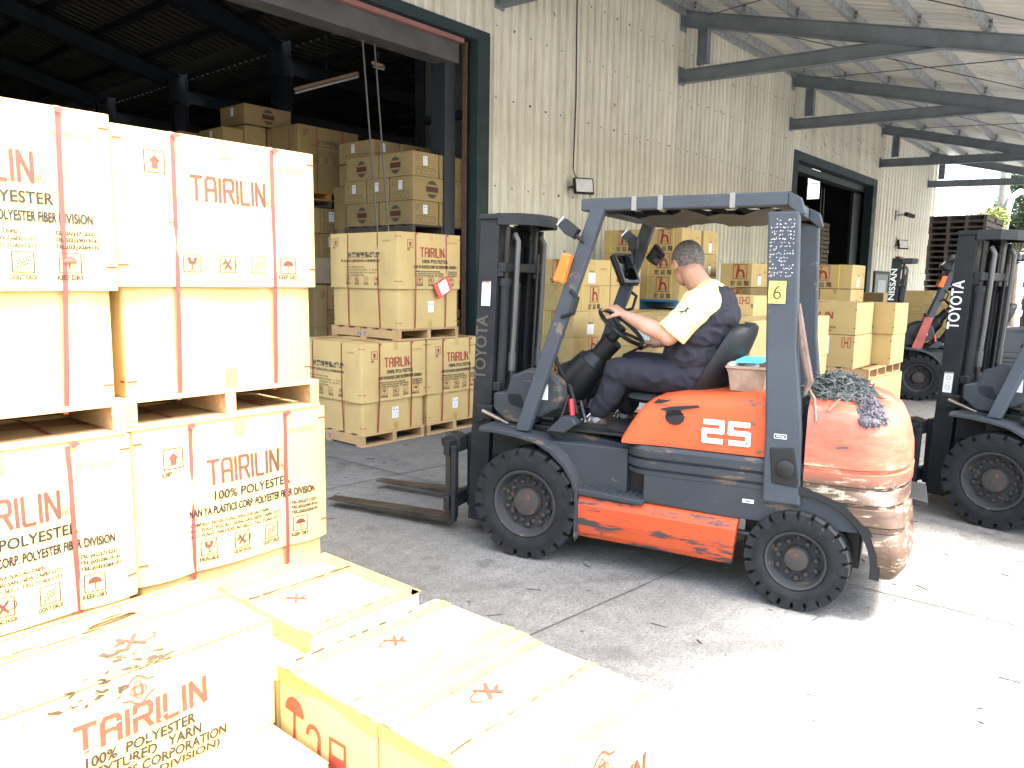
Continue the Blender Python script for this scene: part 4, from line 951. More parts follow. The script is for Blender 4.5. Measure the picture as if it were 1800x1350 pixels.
        if s == 1:
            yy = .5585
            MB().prism([(-1.43, .86), (-1.55, .87), (-1.585, .69), (-1.575, .66), (-1.45, .67)], yy - .012, yy + .006).build("fuel_recess", BLKPL, F, .006, fix=True)
            MB().lathe_y([(.048, yy + .004), (.048, yy + .022), (.03, yy + .03), (.001, yy + .03)], -1.515, .755, 18).build("fuel_cap", BLKPL, F, smooth=30, fix=True)
            p = Pr()
            if sticker:
                p.q(YELLOWP, 0, 0, .085, .115); p.txt(GREENINK, sticker, .022, .02, .042, .075)
            p.put(rp, lambda u, v, f: (-1.375 - u, .544 + f + .004, 1.62 + v))
            p = Pr()
            rnd2 = random.Random(5)
            for i in range(16):
                for j in range(9):
                    if rnd2.random() < .3: continue
                    a_, b_ = .006 + j * .0135 + rnd2.uniform(-.003, .003), i * .019 + rnd2.uniform(-.003, .003)
                    for q_ in range(rnd2.choice((1, 2, 2))): p.line(WHITEP, [(a_ + rnd2.uniform(0, .008), b_ + rnd2.uniform(0, .010)), (a_ + rnd2.uniform(0, .012), b_ + rnd2.uniform(0, .011))], .0020)
            if guardwear: p.put(rp, lambda u, v, f: (-1.362 - u, .5445 + f, 1.755 + v))
            p = Pr(); p.rect(WHITEP, 0, 0, .06, .022, .003); p.q(WHITEP, .01, .008, .05, .014); p.put(rp, lambda u, v, f: (-1.45 - u, .562 + f, .915 + v))
        fp = [[(-.36, s * .47, 2.13), (-.45, s * .47, 2.13), (-.45, s * .53, 2.13), (-.36, s * .53, 2.13)], [(.10, s * .47, .79), (.01, s * .47, .79), (.01, s * .53, .79), (.10, s * .53, .79)]]
        f_ = MB().rings(fp).build("front_pillar", guard, F, .008, fix=True)
        if pillar_base: MB().rings([[(x_, y_ + s * (.004 if abs(y_) > .5 else -.004), z_) for x_, y_, z_ in ((-.09 + gx_, s * .47, 1.26), (-.20 + gx_, s * .47, 1.26), (-.20 + gx_, s * .53, 1.26), (-.09 + gx_, s * .53, 1.26))] if i == 0 else [(x_, y_ + s * (.004 if abs(y_) > .5 else -.004), z_) for x_, y_, z_ in ((.12, s * .47, .78), (-.02, s * .47, .78), (-.02, s * .53, .78), (.12, s * .53, .78))] for i, gx_ in enumerate((.06, 0))]).build("pillar_gusset", pillar_base, F, fix=True)
        MB().box(-1.44, -.30, s * .44, s * .52, 2.12, 2.19).build("guard_rail", guard, F, .008)
        MB().prism([(-1.44, 2.19), (-1.50, 2.16), (-1.525, 2.08), (-1.50, 2.07), (-1.44, 2.12)], s * .44, s * .52).build("guard_corner", guard, F, .006, fix=True)
    MB().box(-.36, -.30, -.44, .44, 2.122, 2.188).build("guard_crossbar", guard, F, .006); MB().box(-1.44, -1.36, -.44, .44, 2.122, 2.188).build("guard_crossbar", guard, F, .006)
    gb = MB().box(-.008, .008, -.44, .44, 2.13, 2.165).mesh("guard_bar", guard)
    for i in range(7): link("guard_bar", gb, F, .003, (-.45 - i * .135, 0, 0))
    for x in (-.62, -.77, -1.16): MB().box(x - .014, x + .014, .436, .525, 2.116, 2.194).build("tape_band", simple("tape_band_grey", (.2, .19, .18, 1), .6) if "tape_band_grey" not in MATS else MATS["tape_band_grey"], F)
    vs = [(-.34 - i * .1, -.44 + j * .11, 2.198 - 0.0 + .02 * math.sin(i * 1.4 + j * .8) * math.sin(math.pi * j / 8)) for i in range(12) for j in range(9)]
    MB().add(vs, [(i * 9 + j, i * 9 + j + 1, (i + 1) * 9 + j + 1, (i + 1) * 9 + j) for i in range(11) for j in range(8)]).build("roof_sheet", simple("roof_tarp", (.05, .048, .045, 1), .6, var=.4) if "roof_tarp" not in MATS else MATS["roof_tarp"], F, smooth=60)
    # sagging sheet lashed below
    vs = []
    for i in range(15):
        for j in range(9):
            x = -.42 - i * .065; y = -.40 + j * .1; vs.append((x, y, 2.115 - .055 * abs(math.sin(i * .45)) * (1 - (j / 8 - .5) ** 2 * 2) - .01 * math.sin(i * 2.1 + j)))
    MB().add(vs, [(i * 9 + j, i * 9 + j + 1, (i + 1) * 9 + j + 1, (i + 1) * 9 + j) for i in range(14) for j in range(8)]).build("sagging_sheet", MATS["roof_tarp"], F, smooth=60)
    # front fenders
    for s in (1, -1):
        top = [(.33, .80), (.16, .795), (.02, .785)] + arc(-.02, .36, .42, 80, 5, 12)[::1]
        path = [(.33, .80), (.2, .80), (.06, .785), (-.06, .765), (-.17, .715), (-.26, .64), (-.315, .56), (-.345, .47), (-.352, .38), (-.352, .19)]
        rings = [[(x, s * .36, z), (x, s * .55, z), (x, s * .575, z - .012), (x + (.012 if i > 3 else 0), s * .575, z - .03), (x + (.022 if i > 3 else 0), s * .55, z - .022), (x + (.02 if i > 3 else 0), s * .36, z - .02)] for i, (x, z) in enumerate(path)]
        MB().rings(rings).build("front_fender", grey, F, smooth=40, fix=True)
    # dash cowl, column, controls
    for s in (1, -1):
        pts = [(-.02, .86), (.20, .92), (.22, 1.0), (.18, 1.12), (.06, 1.17), (-.08, 1.16), (-.16, 1.10), (-.18, 1.0), (-.14, .93)]
        c = MB().prism(pts, s * .33, s * .44).build("dash_cowl", grey, F, .02, fix=True)
        if s == 1:
            p = Pr(); p.q(WHITEP, 0, 0, .085, .10); p.q(YELLOWP, 0, .088, .085, .10)
            for k in range(6): p.line(GRYINK, [(.008, .012 + k * .012), (.076, .012 + k * .012)], .003)
            p.put(c, lambda u, v, f: (.0 - u, .441 + f, .985 + v))
    MB().box(-.05, .2, -.33, .33, .82, 1.06).build("dashboard", BLKPL, F, .02)
    MB().prism([(.20, .82), (.30, .9), (.30, 1.0), (.1, 1.02), (.02, .82)], -.44, .44).build("front_bulkhead", grey, F, .01, fix=True)
    MB().tube([(-.02, 0, .98), (-.11, 0, 1.08), (-.21, 0, 1.19)], [.13, .125, .11], 16).build("column_boot", BLKPL, F, smooth=35)
    MB().tube([(-.21, 0, 1.19), (-.25, 0, 1.24)], [.10, .065], 14).build("column_collar", BLKPL, F, smooth=30)
    MB().tube([(-.22, 0, 1.20), (-.34, 0, 1.34)], [.06, .07], 12).build("column_head", BLKPL, F, smooth=30)
    ax = Vector((-.62, 0, .78)).normalized(); cen = Vector((-.395, 0, 1.43)); a = Vector((0, 1, 0)); b = ax.cross(a); sw = MB()
    sw.tube([cen + (a * math.cos(2 * math.pi * k / 30) + b * math.sin(2 * math.pi * k / 30)) * .17 for k in range(31)], .014, 8, cap=False)
    for k in (0, 10, 20): sw.tube([cen - ax * .03, cen + (a * math.cos(2 * math.pi * k / 30) + b * math.sin(2 * math.pi * k / 30)) * .165], .011, 6)
    sw.cyl(cen - ax * .1, cen + ax * .005, .035, 12); sw.build("steering_wheel", BLKPL, F, smooth=40)
    MB().tube([(-.395, -.06, 1.24), (-.45, -.2, 1.28)], .009, 6).ell((-.46, -.21, 1.29), (.022, .022, .024)).build("gear_lever", BLKPL, F, smooth=40)
    MB().tube([(-.10, .28, .95), (-.14, .30, 1.1), (-.05, .32, 1.27)], .014, 8).cap((-.07, .315, 1.23), .022, (-.03, .325, 1.30), .02).build("parking_brake", BLKPL, F, smooth=40)
    for k in range(3): MB().tube([(-.05 - k * .05, -.3, 1.0), (-.12 - k * .05, -.33, 1.22)], .007, 5).ell((-.12 - k * .05, -.33, 1.23), (.018, .018, .018), 8, 6).build("lift_lever", BLKPL, F)
    MB().tube([(-.18, .30, .98), (-.20, .32, .88)], .018, 8).build("red_grip", REDPL, F, smooth=40)
    m = MB()
    for pts in ([(-.05, .25, 1.05), (-.16, .3, 1.0), (-.12, .32, .85)], [(0, .2, 1.1), (-.14, .22, 1.05), (-.2, .24, .88)], [(.1, .35, .9), (-.02, .38, .86), (-.06, .3, .84)], [(-.05, .1, .9), (-.2, .18, .95), (-.24, .2, .84)]): m.tube(pts, .011, 6)
    m.build("hoses_at_floor", HOSE, F)
    for s in (1, -1):
        MB().prism([(-.22, .80), (-.30, .86), (-.27, .90), (-.20, .90), (-.14, .84), (-.10, .80)], s * .42, s * .50).build("fender_bracket", grey, F, .008, fix=True)
    MB().box(-.20, -.08, .02, .12, .82, .835).build("pedal", BLKPL, F); MB().box(-.26, -.12, -.2, -.08, .83, .845).build("pedal", BLKPL, F)
    # lamps, mirror, grab handle
    for s in (1, -1):
        lm = MB().tube([(-.215, s * .57, 2.05), (-.26, s * .57, 2.01), (-.30, s * .57, 1.985)], [.045, .052, .045], 4).build("head_lamp", BLKPL, F, smooth=35)
        MB().lathe_y([(.001, 0), (.06, 0)], 0, 0, 12) ; MB().tube([(-.28, s * .57, 1.99), (-.33, s * .52, 1.94)], .012, 6).build("lamp_arm", BLKPL, lm)
        MB().cyl((-.208, s * .57, 2.056), (-.203, s * .57, 2.060), .042, 4).build("lamp_glass", LAMPG, lm)
        MB().rings([[(-.215, s * .53, 1.88), (-.275, s * .53, 1.87), (-.275, s * .585, 1.87), (-.215, s * .585, 1.88)], [(-.155, s * .53, 1.72), (-.225, s * .53, 1.70), (-.225, s * .585, 1.70), (-.155, s * .585, 1.72)]]).build("turn_signal", AMBER, F, .01, fix=True)
        MB().tube([(-.255, s * .53, 1.66), (-.31, s * .55, 1.62), (-.285, s * .55, 1.53), (-.20, s * .53, 1.505)], .012, 8).build("grab_handle", BLKPL, F, smooth=40)
    mr = Matrix.Rotation(R_(-22), 3, 'Z') @ Matrix.Rotation(R_(28), 3, 'Y'); mc = Vector((-.27, -.40, 1.80))
    def tr(m): m.v = [tuple(mc + mr @ Vector(v)) for v in m.v]; return m
    h_ = tr(MB().box(-.02, .025, -.09, .09, -.115, .115)).build("mirror", BLKPL, F, .012)
    tr(MB().box(-.026, -.021, -.075, .075, -.10, .10)).build("mirror_glass", GLASS, h_, .004); fr_ = tr(MB().box(-.030, -.026, -.086, .086, .098, .112).box(-.030, -.026, -.086, .086, -.112, -.098).box(-.030, -.026, -.086, -.072, -.098, .098).box(-.030, -.026, .072, .086, -.098, .098)).build("mirror_frame", HOSEG, h_)
    MB().tube([(-.30, -.50, 1.90), (-.30, -.45, 1.93), (-.33, -.41, 1.84)], .011, 6).build("mirror_arm", BLKPL, F)
    MB().tube([(-.42, -.52, 1.86), (-.46, -.55, 1.93), (-.5, -.5, 1.9)], [.05, .06, .02], 12).build("work_lamp", BLKPL, F, smooth=35)
    MB().box(-.36, -.30, -.42, -.36, 1.93, 2.02).build("lamp_bracket", BLKPL, F, .008)
    # seat
    if seat:
        rings = []
        for x, z, hw, t in ((-.52, 1.035, .20, .045), (-.56, 1.05, .235, .08), (-.75, 1.045, .245, .09), (-.92, 1.03, .24, .09), (-1.0, 1.02, .22, .08)):
            rings.append([(x, hw * math.cos(R_(a)), z - t / 2 + (t / 2 + (.015 if abs(math.cos(R_(a))) > .7 else 0)) * math.sin(R_(a))) for a in range(0, 360, 24)])
        MB().rings(rings).build("seat_cushion", VINYL, F, smooth=50, fix=True)
        rings = []
        for i, (x, z, hw, t) in enumerate(((-.97, 1.01, .20, .14), (-1.01, 1.10, .24, .18), (-1.07, 1.22, .25, .17), (-1.13, 1.33, .245, .155), (-1.175, 1.42, .22, .13), (-1.20, 1.465, .18, .09), (-1.205, 1.485, .12, .04))):
            rings.append([(x - t * .5 * math.cos(R_(a)) * 1.0 + .06 * (abs(math.sin(R_(a))) ** 3), hw * math.sin(R_(a)), z) for a in range(0, 360, 20)])
        MB().rings(rings).build("seat_back", VINYL, F, smooth=50, fix=True)
        MB().box(-1.0, -.55, -.2, .2, .99, 1.02).build("seat_rail", GALV, F, .004); MB().tube([(-.80, .25, .985), (-.82, .27, .99)], .018, 10).build("seat_knob", CHROME, F)
    # mast (tilts back slightly)
    tilt = R_(2.2)
    M = bpy.data.objects.new("mast", None); 
    bpy.data.objects.remove(M)
    def mt(m):   # lean the mast back about its foot
        out = []
        for x, y, z in m.v: dz = z - .3; out.append((x * 1 - dz * math.sin(tilt) + .05, y, .3 + dz * math.cos(tilt)))
        m.v = out; return m
    for s in (1, -1):
        m = MB(); y = s * .31
        m.box(.36, .52, y - .012 * s if s > 0 else y - .012, y + .012, .09, 2.13) if False else m.box(.36, .50, min(y, y - s * .022), max(y, y - s * .022), .09, 2.13)
        m.box(.36, .382, min(y - s * .022, y - s * .085), max(y - s * .022, y - s * .085), .09, 2.13); m.box(.478, .50, min(y - s * .022, y - s * .085), max(y - s * .022, y - s * .085), .09, 2.13)
        ra = mt(m).build("outer_mast_rail", MAST, F, .004)
        if brand:
            p = Pr(); vtext(p, brandink, brand, .045, 1.06, 1.49, .088) if brand == "TOYOTA" and brandink is GRYINK else vtext(p, brandink, brand, .045, *((1.40, 1.77) if brand == 'TOYOTA' else (1.50, 1.98)), .085)
            if s == 1:
                # outlined brand lettering reads upward along the web
                def fn(u, v, f):
                    x, z = .455 + .0 - u + .0, v; dz = z - .3
                    return (x - .0 - dz * math.sin(tilt) + .05, y + f, .3 + dz * math.cos(tilt))
                q = Pr()
                for ink, (vs, fs) in p.l.items(): q.l[ink] = [[(a, b) for a, b in vs], fs]
                q.put(ra, lambda u, v, f: fn(-u, v, f) if False else fn(u - .0, v, f))
                lb = Pr(); lb.q(WHITEP, -.01, 1.55, .055, 1.71); lb.q(REDINK, -.01, 1.698, .055, 1.71); lb.arc(BLKINK, .022, 1.665, .016, 0, 360, .004); lb.arc(REDINK, .022, 1.59, .016, 0, 360, .004); lb.line(BLKINK, [(.0, 1.628), (.045, 1.628)], .003)
                lo_ = 0.0 if brand == "TOYOTA" and brandink is GRYINK else -.64
                lb.put(ra, lambda u, v, f: fn(u, v + lo_, f))
        m = MB(); y = s * .235
        m.box(.36, .50, min(y, y - s * .02), max(y, y - s * .02), .12, 2.10); m.box(.478, .50, min(y - s * .02, y - s * .07), max(y - s * .02, y - s * .07), .12, 2.10); m.box(.36, .378, min(y - s * .02, y - s * .07), max(y - s * .02, y - s * .07), .12, 2.10)
        mt(m).build("inner_mast_rail", MAST, F, .003)
        mt(MB().cyl((.325, s * .255, .15), (.325, s * .255, 1.72), .032, 12)).build("lift_cylinder", MAST, F, smooth=35)
        mt(MB().cyl((.325, s * .255, 1.72), (.325, s * .255, 2.06), .02, 10)).build("cylinder_rod", CHAIN, F, smooth=35)
        mt(MB().cyl((.325, s * .255, 1.68), (.325, s * .255, 1.73), .042, 12)).build("cylinder_collar", MAST, F, smooth=35)
        m = MB(); z = .55
        while z < 1.98: m.box(.404, .416, s * .135 - .014, s * .135 - .004, z, z + .026).box(.404, .416, s * .135 + .004, s * .135 + .014, z, z + .026).box(.400, .420, s * .135 - .004, s * .135 + .004, z + .012, z + .036); z += .034
        tag(mt(m).build("lift_chain", CHAIN, F), kind='stuff')
        mt(MB().lathe_y([(.001, s * .12), (.055, s * .12), (.05, s * .135), (.055, s * .15), (.001, s * .15)], .40, 2.0, 18)).build("chain_pulley", CHAIN, F, smooth=35)
        mt(MB().tube([(.30, s * .20, 2.02), (.27, s * .205, 1.97), (.27, s * .205, 1.45), (.275, s * .205, 1.20)], .018, 8)).build("hydraulic_hose", HOSEG, F, smooth=40)
        mt(MB().tube([(.275, s * .205, 1.24), (.275, s * .205, 1.12)], .024, 8)).build("hose_fitting", HOSEG, F, smooth=40)
        mt(MB().tube([(.275, s * .205, 1.14), (.27, s * .20, .98), (.24, s * .17, .93), (.16, s * .12, .95)], .017, 8)).build("hydraulic_hose", HOSE, F, smooth=40)
        mt(MB().tube([(.30, s * .175, 1.9), (.30, s * .17, .9)], .010, 6)).build("pipe", HOSE, F)
        # mast foot bracket and tilt cylinder
        mt(MB().prism([(.34, .82), (.20, .86), (.02, .80), (-.02, .70), (.10, .62), (.34, .55)], s * .27, s * .30)).build("mast_bracket", MAST, F, .005, fix=True)
        mt(MB().lathe_y([(.001, s * .31), (.05, s * .31), (.05, s * .345), (.001, s * .345)], .43, .83, 16)).build("mast_pivot_boss", MAST, F, .004, fix=True)
        MB().cyl((.42, s * .36, .86), (.18, s * .40, .79), .016, 10).build("tilt_rod", CHROME, F, smooth=35); MB().cyl((.20, s * .395, .80), (-.1, s * .40, .72), .032, 12).build("tilt_cylinder", MAST, F, smooth=35)
        mt(MB().box(.33, .46, s * .325 - .025, s * .325 + .025, .80, .90)).build("tilt_clevis", MAST, F, .01)
    # top tie beam bowed to the rear, middle and lower tie beams
    pts = [(.50, -.33), (.50, .33), (.34, .33), (.22, .28), (.16, .15), (.14, 0), (.16, -.15), (.22, -.28), (.34, -.33)]
    mt(MB().prism(pts, 2.105, 2.14, axis='z')).build("top_tie_beam", MAST, F, .006, fix=True)
    rings = [[(x, y, 2.07), (x + .02, y * .93, 2.07), (x + .02, y * .93, 2.142), (x, y, 2.142)] for x, y in ((.36, .335), (.22, .285), (.155, .15), (.135, 0), (.155, -.15), (.22, -.285), (.36, -.335))]
    mt(MB().rings(rings)).build("top_beam_lip", MAST, F, fix=True)
    for z in (1.80, 1.02, .45): mt(MB().box(.30, .355, -.31, .31, z - .03, z + .03)).build("mast_tie_beam", MAST, F, .005)
    mt(MB().box(.32, .42, .20, .305, 1.74, 1.79)).build("mast_stop", MAST, F, .004)
    mt(MB().box(.44, .475, -.2, .2, .9, 2.08)).build("inner_tie_plate", MAST, F, .004); mt(MB().cyl((.40, 0, .3), (.40, 0, 1.7), .055, 16)).build("centre_cylinder", MAST, F, smooth=35)
    # carriage and forks
    fz = fork_lift
    for z0 in (.12, .50): MB().box(.62, .665, -.46, .46, fz + z0, fz + z0 + .10).build("carriage_bar", MAST, F, .006)
    for s in (1, -1):
        MB().prism([(.60, .10), (.57, .10), (.56, .62), (.60, .62)], s * .43, s * .47).build("carriage_side", MAST, F, .006, fix=True)
        MB().box(.54, .62, s * .20 - .02, s * .20 + .02, fz + .1, fz + .62).build("carriage_roller_plate", MAST, F, .005)
        y = s * .30
        pr = [(.672, .0), (.70, -.012), (1.2, -.010), (1.76, -.004), (1.76, .004), (1.2, .022), (.76, .030), (.716, .06), (.712, .62), (.672, .62)]
        MB().prism([(a, b + fz + .012) for a, b in pr], y - .055, y + .055).build("fork", simple("worn_fork_steel", (.05, .045, .042, 1), .45, .6, var=.5, scale=5) if "worn_fork_steel" not in MATS else MATS["worn_fork_steel"], F, .004, fix=True)
        MB().prism([(.60, .56), (.74, .585), (.75, .64), (.66, .68), (.60, .66)], y - .06, y + .06).build("fork_hook", MAST, F, .008, fix=True)
    return F
RZ = math.atan2(.972, -.234)
T1 = forklift("orange and grey forklift numbered 25 carrying a seated driver, nearest in the yard", (4.14, 3.06, 0), RZ)
GREY2 = worn("dark_grey_truck_paint", (.05, .058, .068, 1), (.09, .07, .06, 1), .4, .68, 6, .2)
GUARD2 = worn("dark_grey_guard_paint", (.07, .085, .105, 1), (.09, .08, .07, 1), .45, .7, 6, .2)
T2 = forklift("dark grey forklift with white lettering up its mast, facing left at the right edge", (6.885, .74, 0), R_(80), body=GREY2, skirt=GREY2, cw=GREY2, grey=GREY2, guard=GUARD2, brandink=WHITEP, number=None, sticker=None, guardwear=False)
PINK = simple("faded_red_gusset", (.42, .10, .09, 1), .5, var=.2)
T3 = forklift("farther forklift with faded red pillar foot, parked between pallets and the dark mast", (13.33, 2.93, 0), RZ, body=GREY2, skirt=GREY2, cw=PINK, grey=GREY2, guard=GUARD2, brand="NISSAN", brandink=WHITEP, number=None, sticker="8", pillar_base=PINK, guardwear=False)
# things carried on the orange forklift: basket, folder, rags
def onT1(o): # convert local truck placement to world for things that stand on it
    o.matrix_world = T1M @ o.matrix_world; return o
T1M = Matrix.Translation((4.14, 3.06, 0)) @ Matrix.Rotation(RZ, 4, 'Z')
def thing_on(m, name, mat, lab, cat, loc, **k):
    m.v = [tuple(Vector(v) - Vector(loc)) for v in m.v]; o = m.build(name, mat, None, **k); o.matrix_world = T1M @ Matrix.Translation(loc); return tag(o, lab, cat)
m = MB(); rg = []
for z, e_ in ((1.115, .0), (1.12, .012), (1.24, .03), (1.25, .042), (1.262, .040), (1.262, .026), (1.245, .022), (1.14, .004)):
    rg.append([(-1.255 + sx * (.075 + e_), .20 + sy * (.13 + e_), z) for sx, sy in ((-1, -1), (-.4, -1.04), (.4, -1.04), (1, -1), (1.04, 0), (1, 1), (.4, 1.04), (-.4, 1.04), (-1, 1), (-1.04, 0))])
bk = thing_on(m.rings(rg), "basket", BASKETM, "worn tan plastic basket wedged behind the black seat", "basket", (-1.255, .20, 1.115), smooth=30)
thing_on(MB().box(-1.33, -1.19, .06, .36, 1.282, 1.290).box(-1.32, -1.19, .05, .35, 1.291, 1.294), "folder", CYAN, "light blue folder lying on top of the tan basket", "folder", (-1.26, .2, 1.282))
m = MB(); rnd = random.Random(2)
for i in range(7): m.ell((-1.22 + rnd.uniform(-.05, .05), .2 + rnd.uniform(-.09, .09), 1.24 + rnd.uniform(-.01, .03)), (.045, .05, .03), 10, 6)
thing_on(m, "plastic_bag", simple("crumpled_plastic", (.5, .5, .52, 1), .25, var=.3, scale=20), "crumpled clear plastic bag stuffed in the basket", "bag", (-1.22, .2, 1.24), smooth=80)
def rags(name, c0, r0, n, mat, lab, seed, r=(.035, .06), sag=.0):
    rnd = random.Random(seed); m = MB()
    for i in range(26):
        a = rnd.uniform(0, 6.28); k = rnd.random() ** .6 * .8; m.ell((c0[0] + r0[0] * k * math.cos(a), c0[1] + r0[1] * k * math.sin(a), c0[2] + r0[2] * (1 - k) * .6), (rnd.uniform(.03, .06), rnd.uniform(.03, .06), rnd.uniform(.02, .04)), 10, 6)
    for i in range(n):
        a = rnd.uniform(0, 6.28); k = rnd.random() ** .5; x = c0[0] + r0[0] * k * math.cos(a); y = c0[1] + r0[1] * k * math.sin(a)
        z = c0[2] + r0[2] * (1 - k * k) * rnd.uniform(.3, 1)
        d = Vector((rnd.gauss(0, 1), rnd.gauss(0, 1), rnd.gauss(0, .5))).normalized() * rnd.uniform(*r); e = Vector((rnd.gauss(0, 1), rnd.gauss(0, 1), rnd.gauss(0, .4))).normalized() * r[0]
        m.tube([Vector((x, y, z)) - d, Vector((x, y, z)) + e * .6 + Vector((0, 0, .015)), Vector((x, y, z)) + d], [.002, rnd.uniform(.004, .009), .002], 5)
    return thing_on(m, name, mat, lab, "rags", c0, smooth=80)
rags("rag_bundle", (-1.72, .18, 1.12), (.17, .27, .11), 1500, RAG1, "heap of grey green rag strips on top of the counterweight", 4, (.03, .075))
rags("rag_bundle", (-1.88, .42, 1.02), (.08, .11, .13), 1300, RAG2, "mauve grey mop head hanging over the counterweight side", 8, (.02, .04))
m = MB(); m.tube([(-1.58, .46, 1.2), (-1.63, .5, 1.13), (-1.65, .555, 1.02)], .008, 5).tube([(-1.52, .50, 1.62), (-1.56, .52, 1.40), (-1.60, .5, 1.22), (-1.58, .5, 1.15)], [.012, .022, .02, .008], 7).tube([(-1.75, .5, 1.14), (-1.70, .54, 1.08)], .007, 5)
thing_on(m, "cable_bundle", simple("frayed_brown_cable", (.16, .11, .09, 1), .9, var=.5), "frayed brown cable tied to the rear pillar of the orange forklift", "cable", (-1.6, .5, 1.2))
# ------------------------------------------------------------------ near pallets of large lidded cartons
GN = "large lidded cartons stacked two high at the left"
pallet("bottom pallet under the nearest right hand stack of big cartons", 1.285, 3.05, 0.0, W=.915, D=1.14, group="wooden pallets under the cartons")
pallet("bottom pallet under the left edge stack of big cartons", .33, 2.99, 0.0, W=.92, D=1.14, group="wooden pallets under the cartons")
gaylord("lower big lidded carton of the right near stack, printed UP and 100% POLYESTER", 1.307, 3.072, .126, h=.98, seed=3, group=GN, B=.020)
gaylord("lower big lidded carton at the left edge with the LIN lettering visible", .365, 3.012, .126, h=.985, seed=8, group=GN, B=.020)
pallet("pine pallet between the two big cartons of the right near stack", 1.262, 3.04, 1.108, W=.90, D=1.14, h=.128)
pallet("pine pallet between the two big cartons at the left edge", .33, 2.98, 1.113, W=.915, D=1.14, h=.128)
gaylord("upper big lidded carton of the right near stack with a boxed red arrow", 1.285, 3.065, 1.237, h=1.035, W=.848, seed=12, full=False, group=GN, B=.022, lid=.60)
gaylord("upper big lidded carton at the left edge, tallest pale box in the picture", .345, 3.0, 1.242, h=1.045, seed=15, group=GN, B=.022, lid=.63, fsep=(.26, .82))
# middle group under the canopy
GM = "large lidded cartons by the doorway"
pallet("pale pallet under the lower left carton by the doorway", 4.85, 6.1, 0, W=.86, D=1.14, mark="N Y"); pallet("pallet under the lower right carton behind the forklift mast", 5.75, 6.1, 0, W=.86, D=1.14)
gaylord("lower left lidded carton by the doorway with dusty grey top and white label", 4.875, 6.125, .126, h=.93, W=.83, lid=.60, seed=21, shaded=True, B=.018, bodylabel=(.46, .13), group=GM)
gaylord("lower right lidded carton by the doorway, partly behind the forklift mast", 5.775, 6.125, .126, h=.93, W=.83, lid=.60, seed=24, shaded=True, B=.018, bodylabel=(.46, .13), group=GM)
pallet("pallet under the upper lidded carton with the red card", 5.33, 6.1, 1.062, W=.90, D=1.14, mark="N Y", h=.122)
gaylord("upper lidded carton by the doorway with a red card on its strap", 5.355, 6.12, 1.186, h=1.01, W=.87, lid=.59, seed=27, shaded=True, B=.018, bodylabel=(.47, .17), group=GM)
m = MB().box(-.125, .125, -.004, .004, -.085, .085); rc = m.build("card_holder", REDPL, None, .01); rc.location = (5.955, 6.068, 1.625); rc.rotation_euler = (R_(-6), R_(-24), R_(4))
tag(rc, "red card holder with a white sheet tucked under the strap of the upper carton", "card"); MB().box(-.062, .075, -.0065, -.0045, -.068, .068).build("white_sheet", PAPER, rc)
sc = Pr(); sc.line(GRYINK, [(0, 0), (0, .001)], .001)
# ------------------------------------------------------------------ inside the warehouse
def prints_round(W, h):
    p = Pr(); p.roundlogo(W * .5, h * .5, h * .36); p.txt(GRYINK, "POLYESTER YARN", W * .72, h * .1, W * .2, h * .05); return p
def prints_label(W, h, u=.38):
    p = Pr(); p.label(W * u, h * .48, h * .27, h * .4); p.labelink(W * u, h * .48, h * .27, h * .4); p.rect(LITINK, W * .12, h * .65, W * .2, h * .85, .004)
    for i in range(4): p.rect(GRYINK, W * (.12 + .2 * i), h * .08, W * (.26 + .2 * i), h * .3, .004)
    p.line(GRYINK, [(W * .1, h * .38), (W * .85, h * .38)], .006); return p
GI = "round logo cartons on the high pallet"; KX = 1.055
def rc_(lab, x, y, z, W, D, seed, sideround):
    x, y, z = x * KX, y * KX, 1.72 + (z - 1.72) * KX; W *= KX; D *= KX; return carton(lab, x, y, z, W, D, .315, seed, .004, KRAFT2, 0, prints_round(W, .315) if not sideround else prints_label(W, .30), prints_round(D, .30) if sideround else prints_label(D, .30), None, GI, nu=5, tapes=False)
for zi, z in enumerate((2.41, 2.715, 3.02)):
    nm = ("bottom", "middle", "top")[zi]
    if zi != 1:
        for j, y in enumerate((7.45, 8.14)):
            for i, x in enumerate((6.77, 7.24)): rc_("carton with round logo, %s layer, %s, %s side of the high pallet" % (nm, ("front row", "rear row")[j], ("left", "right")[i]), x + .003 * j, y, z, .45, .66, 30 + zi * 5 + i + 2 * j, True)
    else:
        for j, y in enumerate((7.45, 7.92, 8.40)):
            for i, x in enumerate((6.77, 7.46)): rc_("carton showing its paper label, middle layer of the high pallet, %s from the front, %s" % (("first", "second", "third")[j], ("left", "right")[i]), x, y, z, .66, .44, 50 + i + 2 * j, False)
pallet("dark pallet under the round logo cartons", 7.13, 7.85, 2.318, W=1.15, D=1.48, mat=WOODG)
pallet("floor pallet behind the cartons by the doorway", 7.2, 7.9, 0, W=.9, D=1.14)
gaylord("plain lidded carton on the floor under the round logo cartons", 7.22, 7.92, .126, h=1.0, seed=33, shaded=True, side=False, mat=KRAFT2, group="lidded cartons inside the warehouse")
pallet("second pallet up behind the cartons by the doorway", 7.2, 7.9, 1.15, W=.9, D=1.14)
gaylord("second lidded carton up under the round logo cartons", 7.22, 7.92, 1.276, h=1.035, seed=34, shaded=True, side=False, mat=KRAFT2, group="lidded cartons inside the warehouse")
GB = "cartons piled at the back of the doorway"
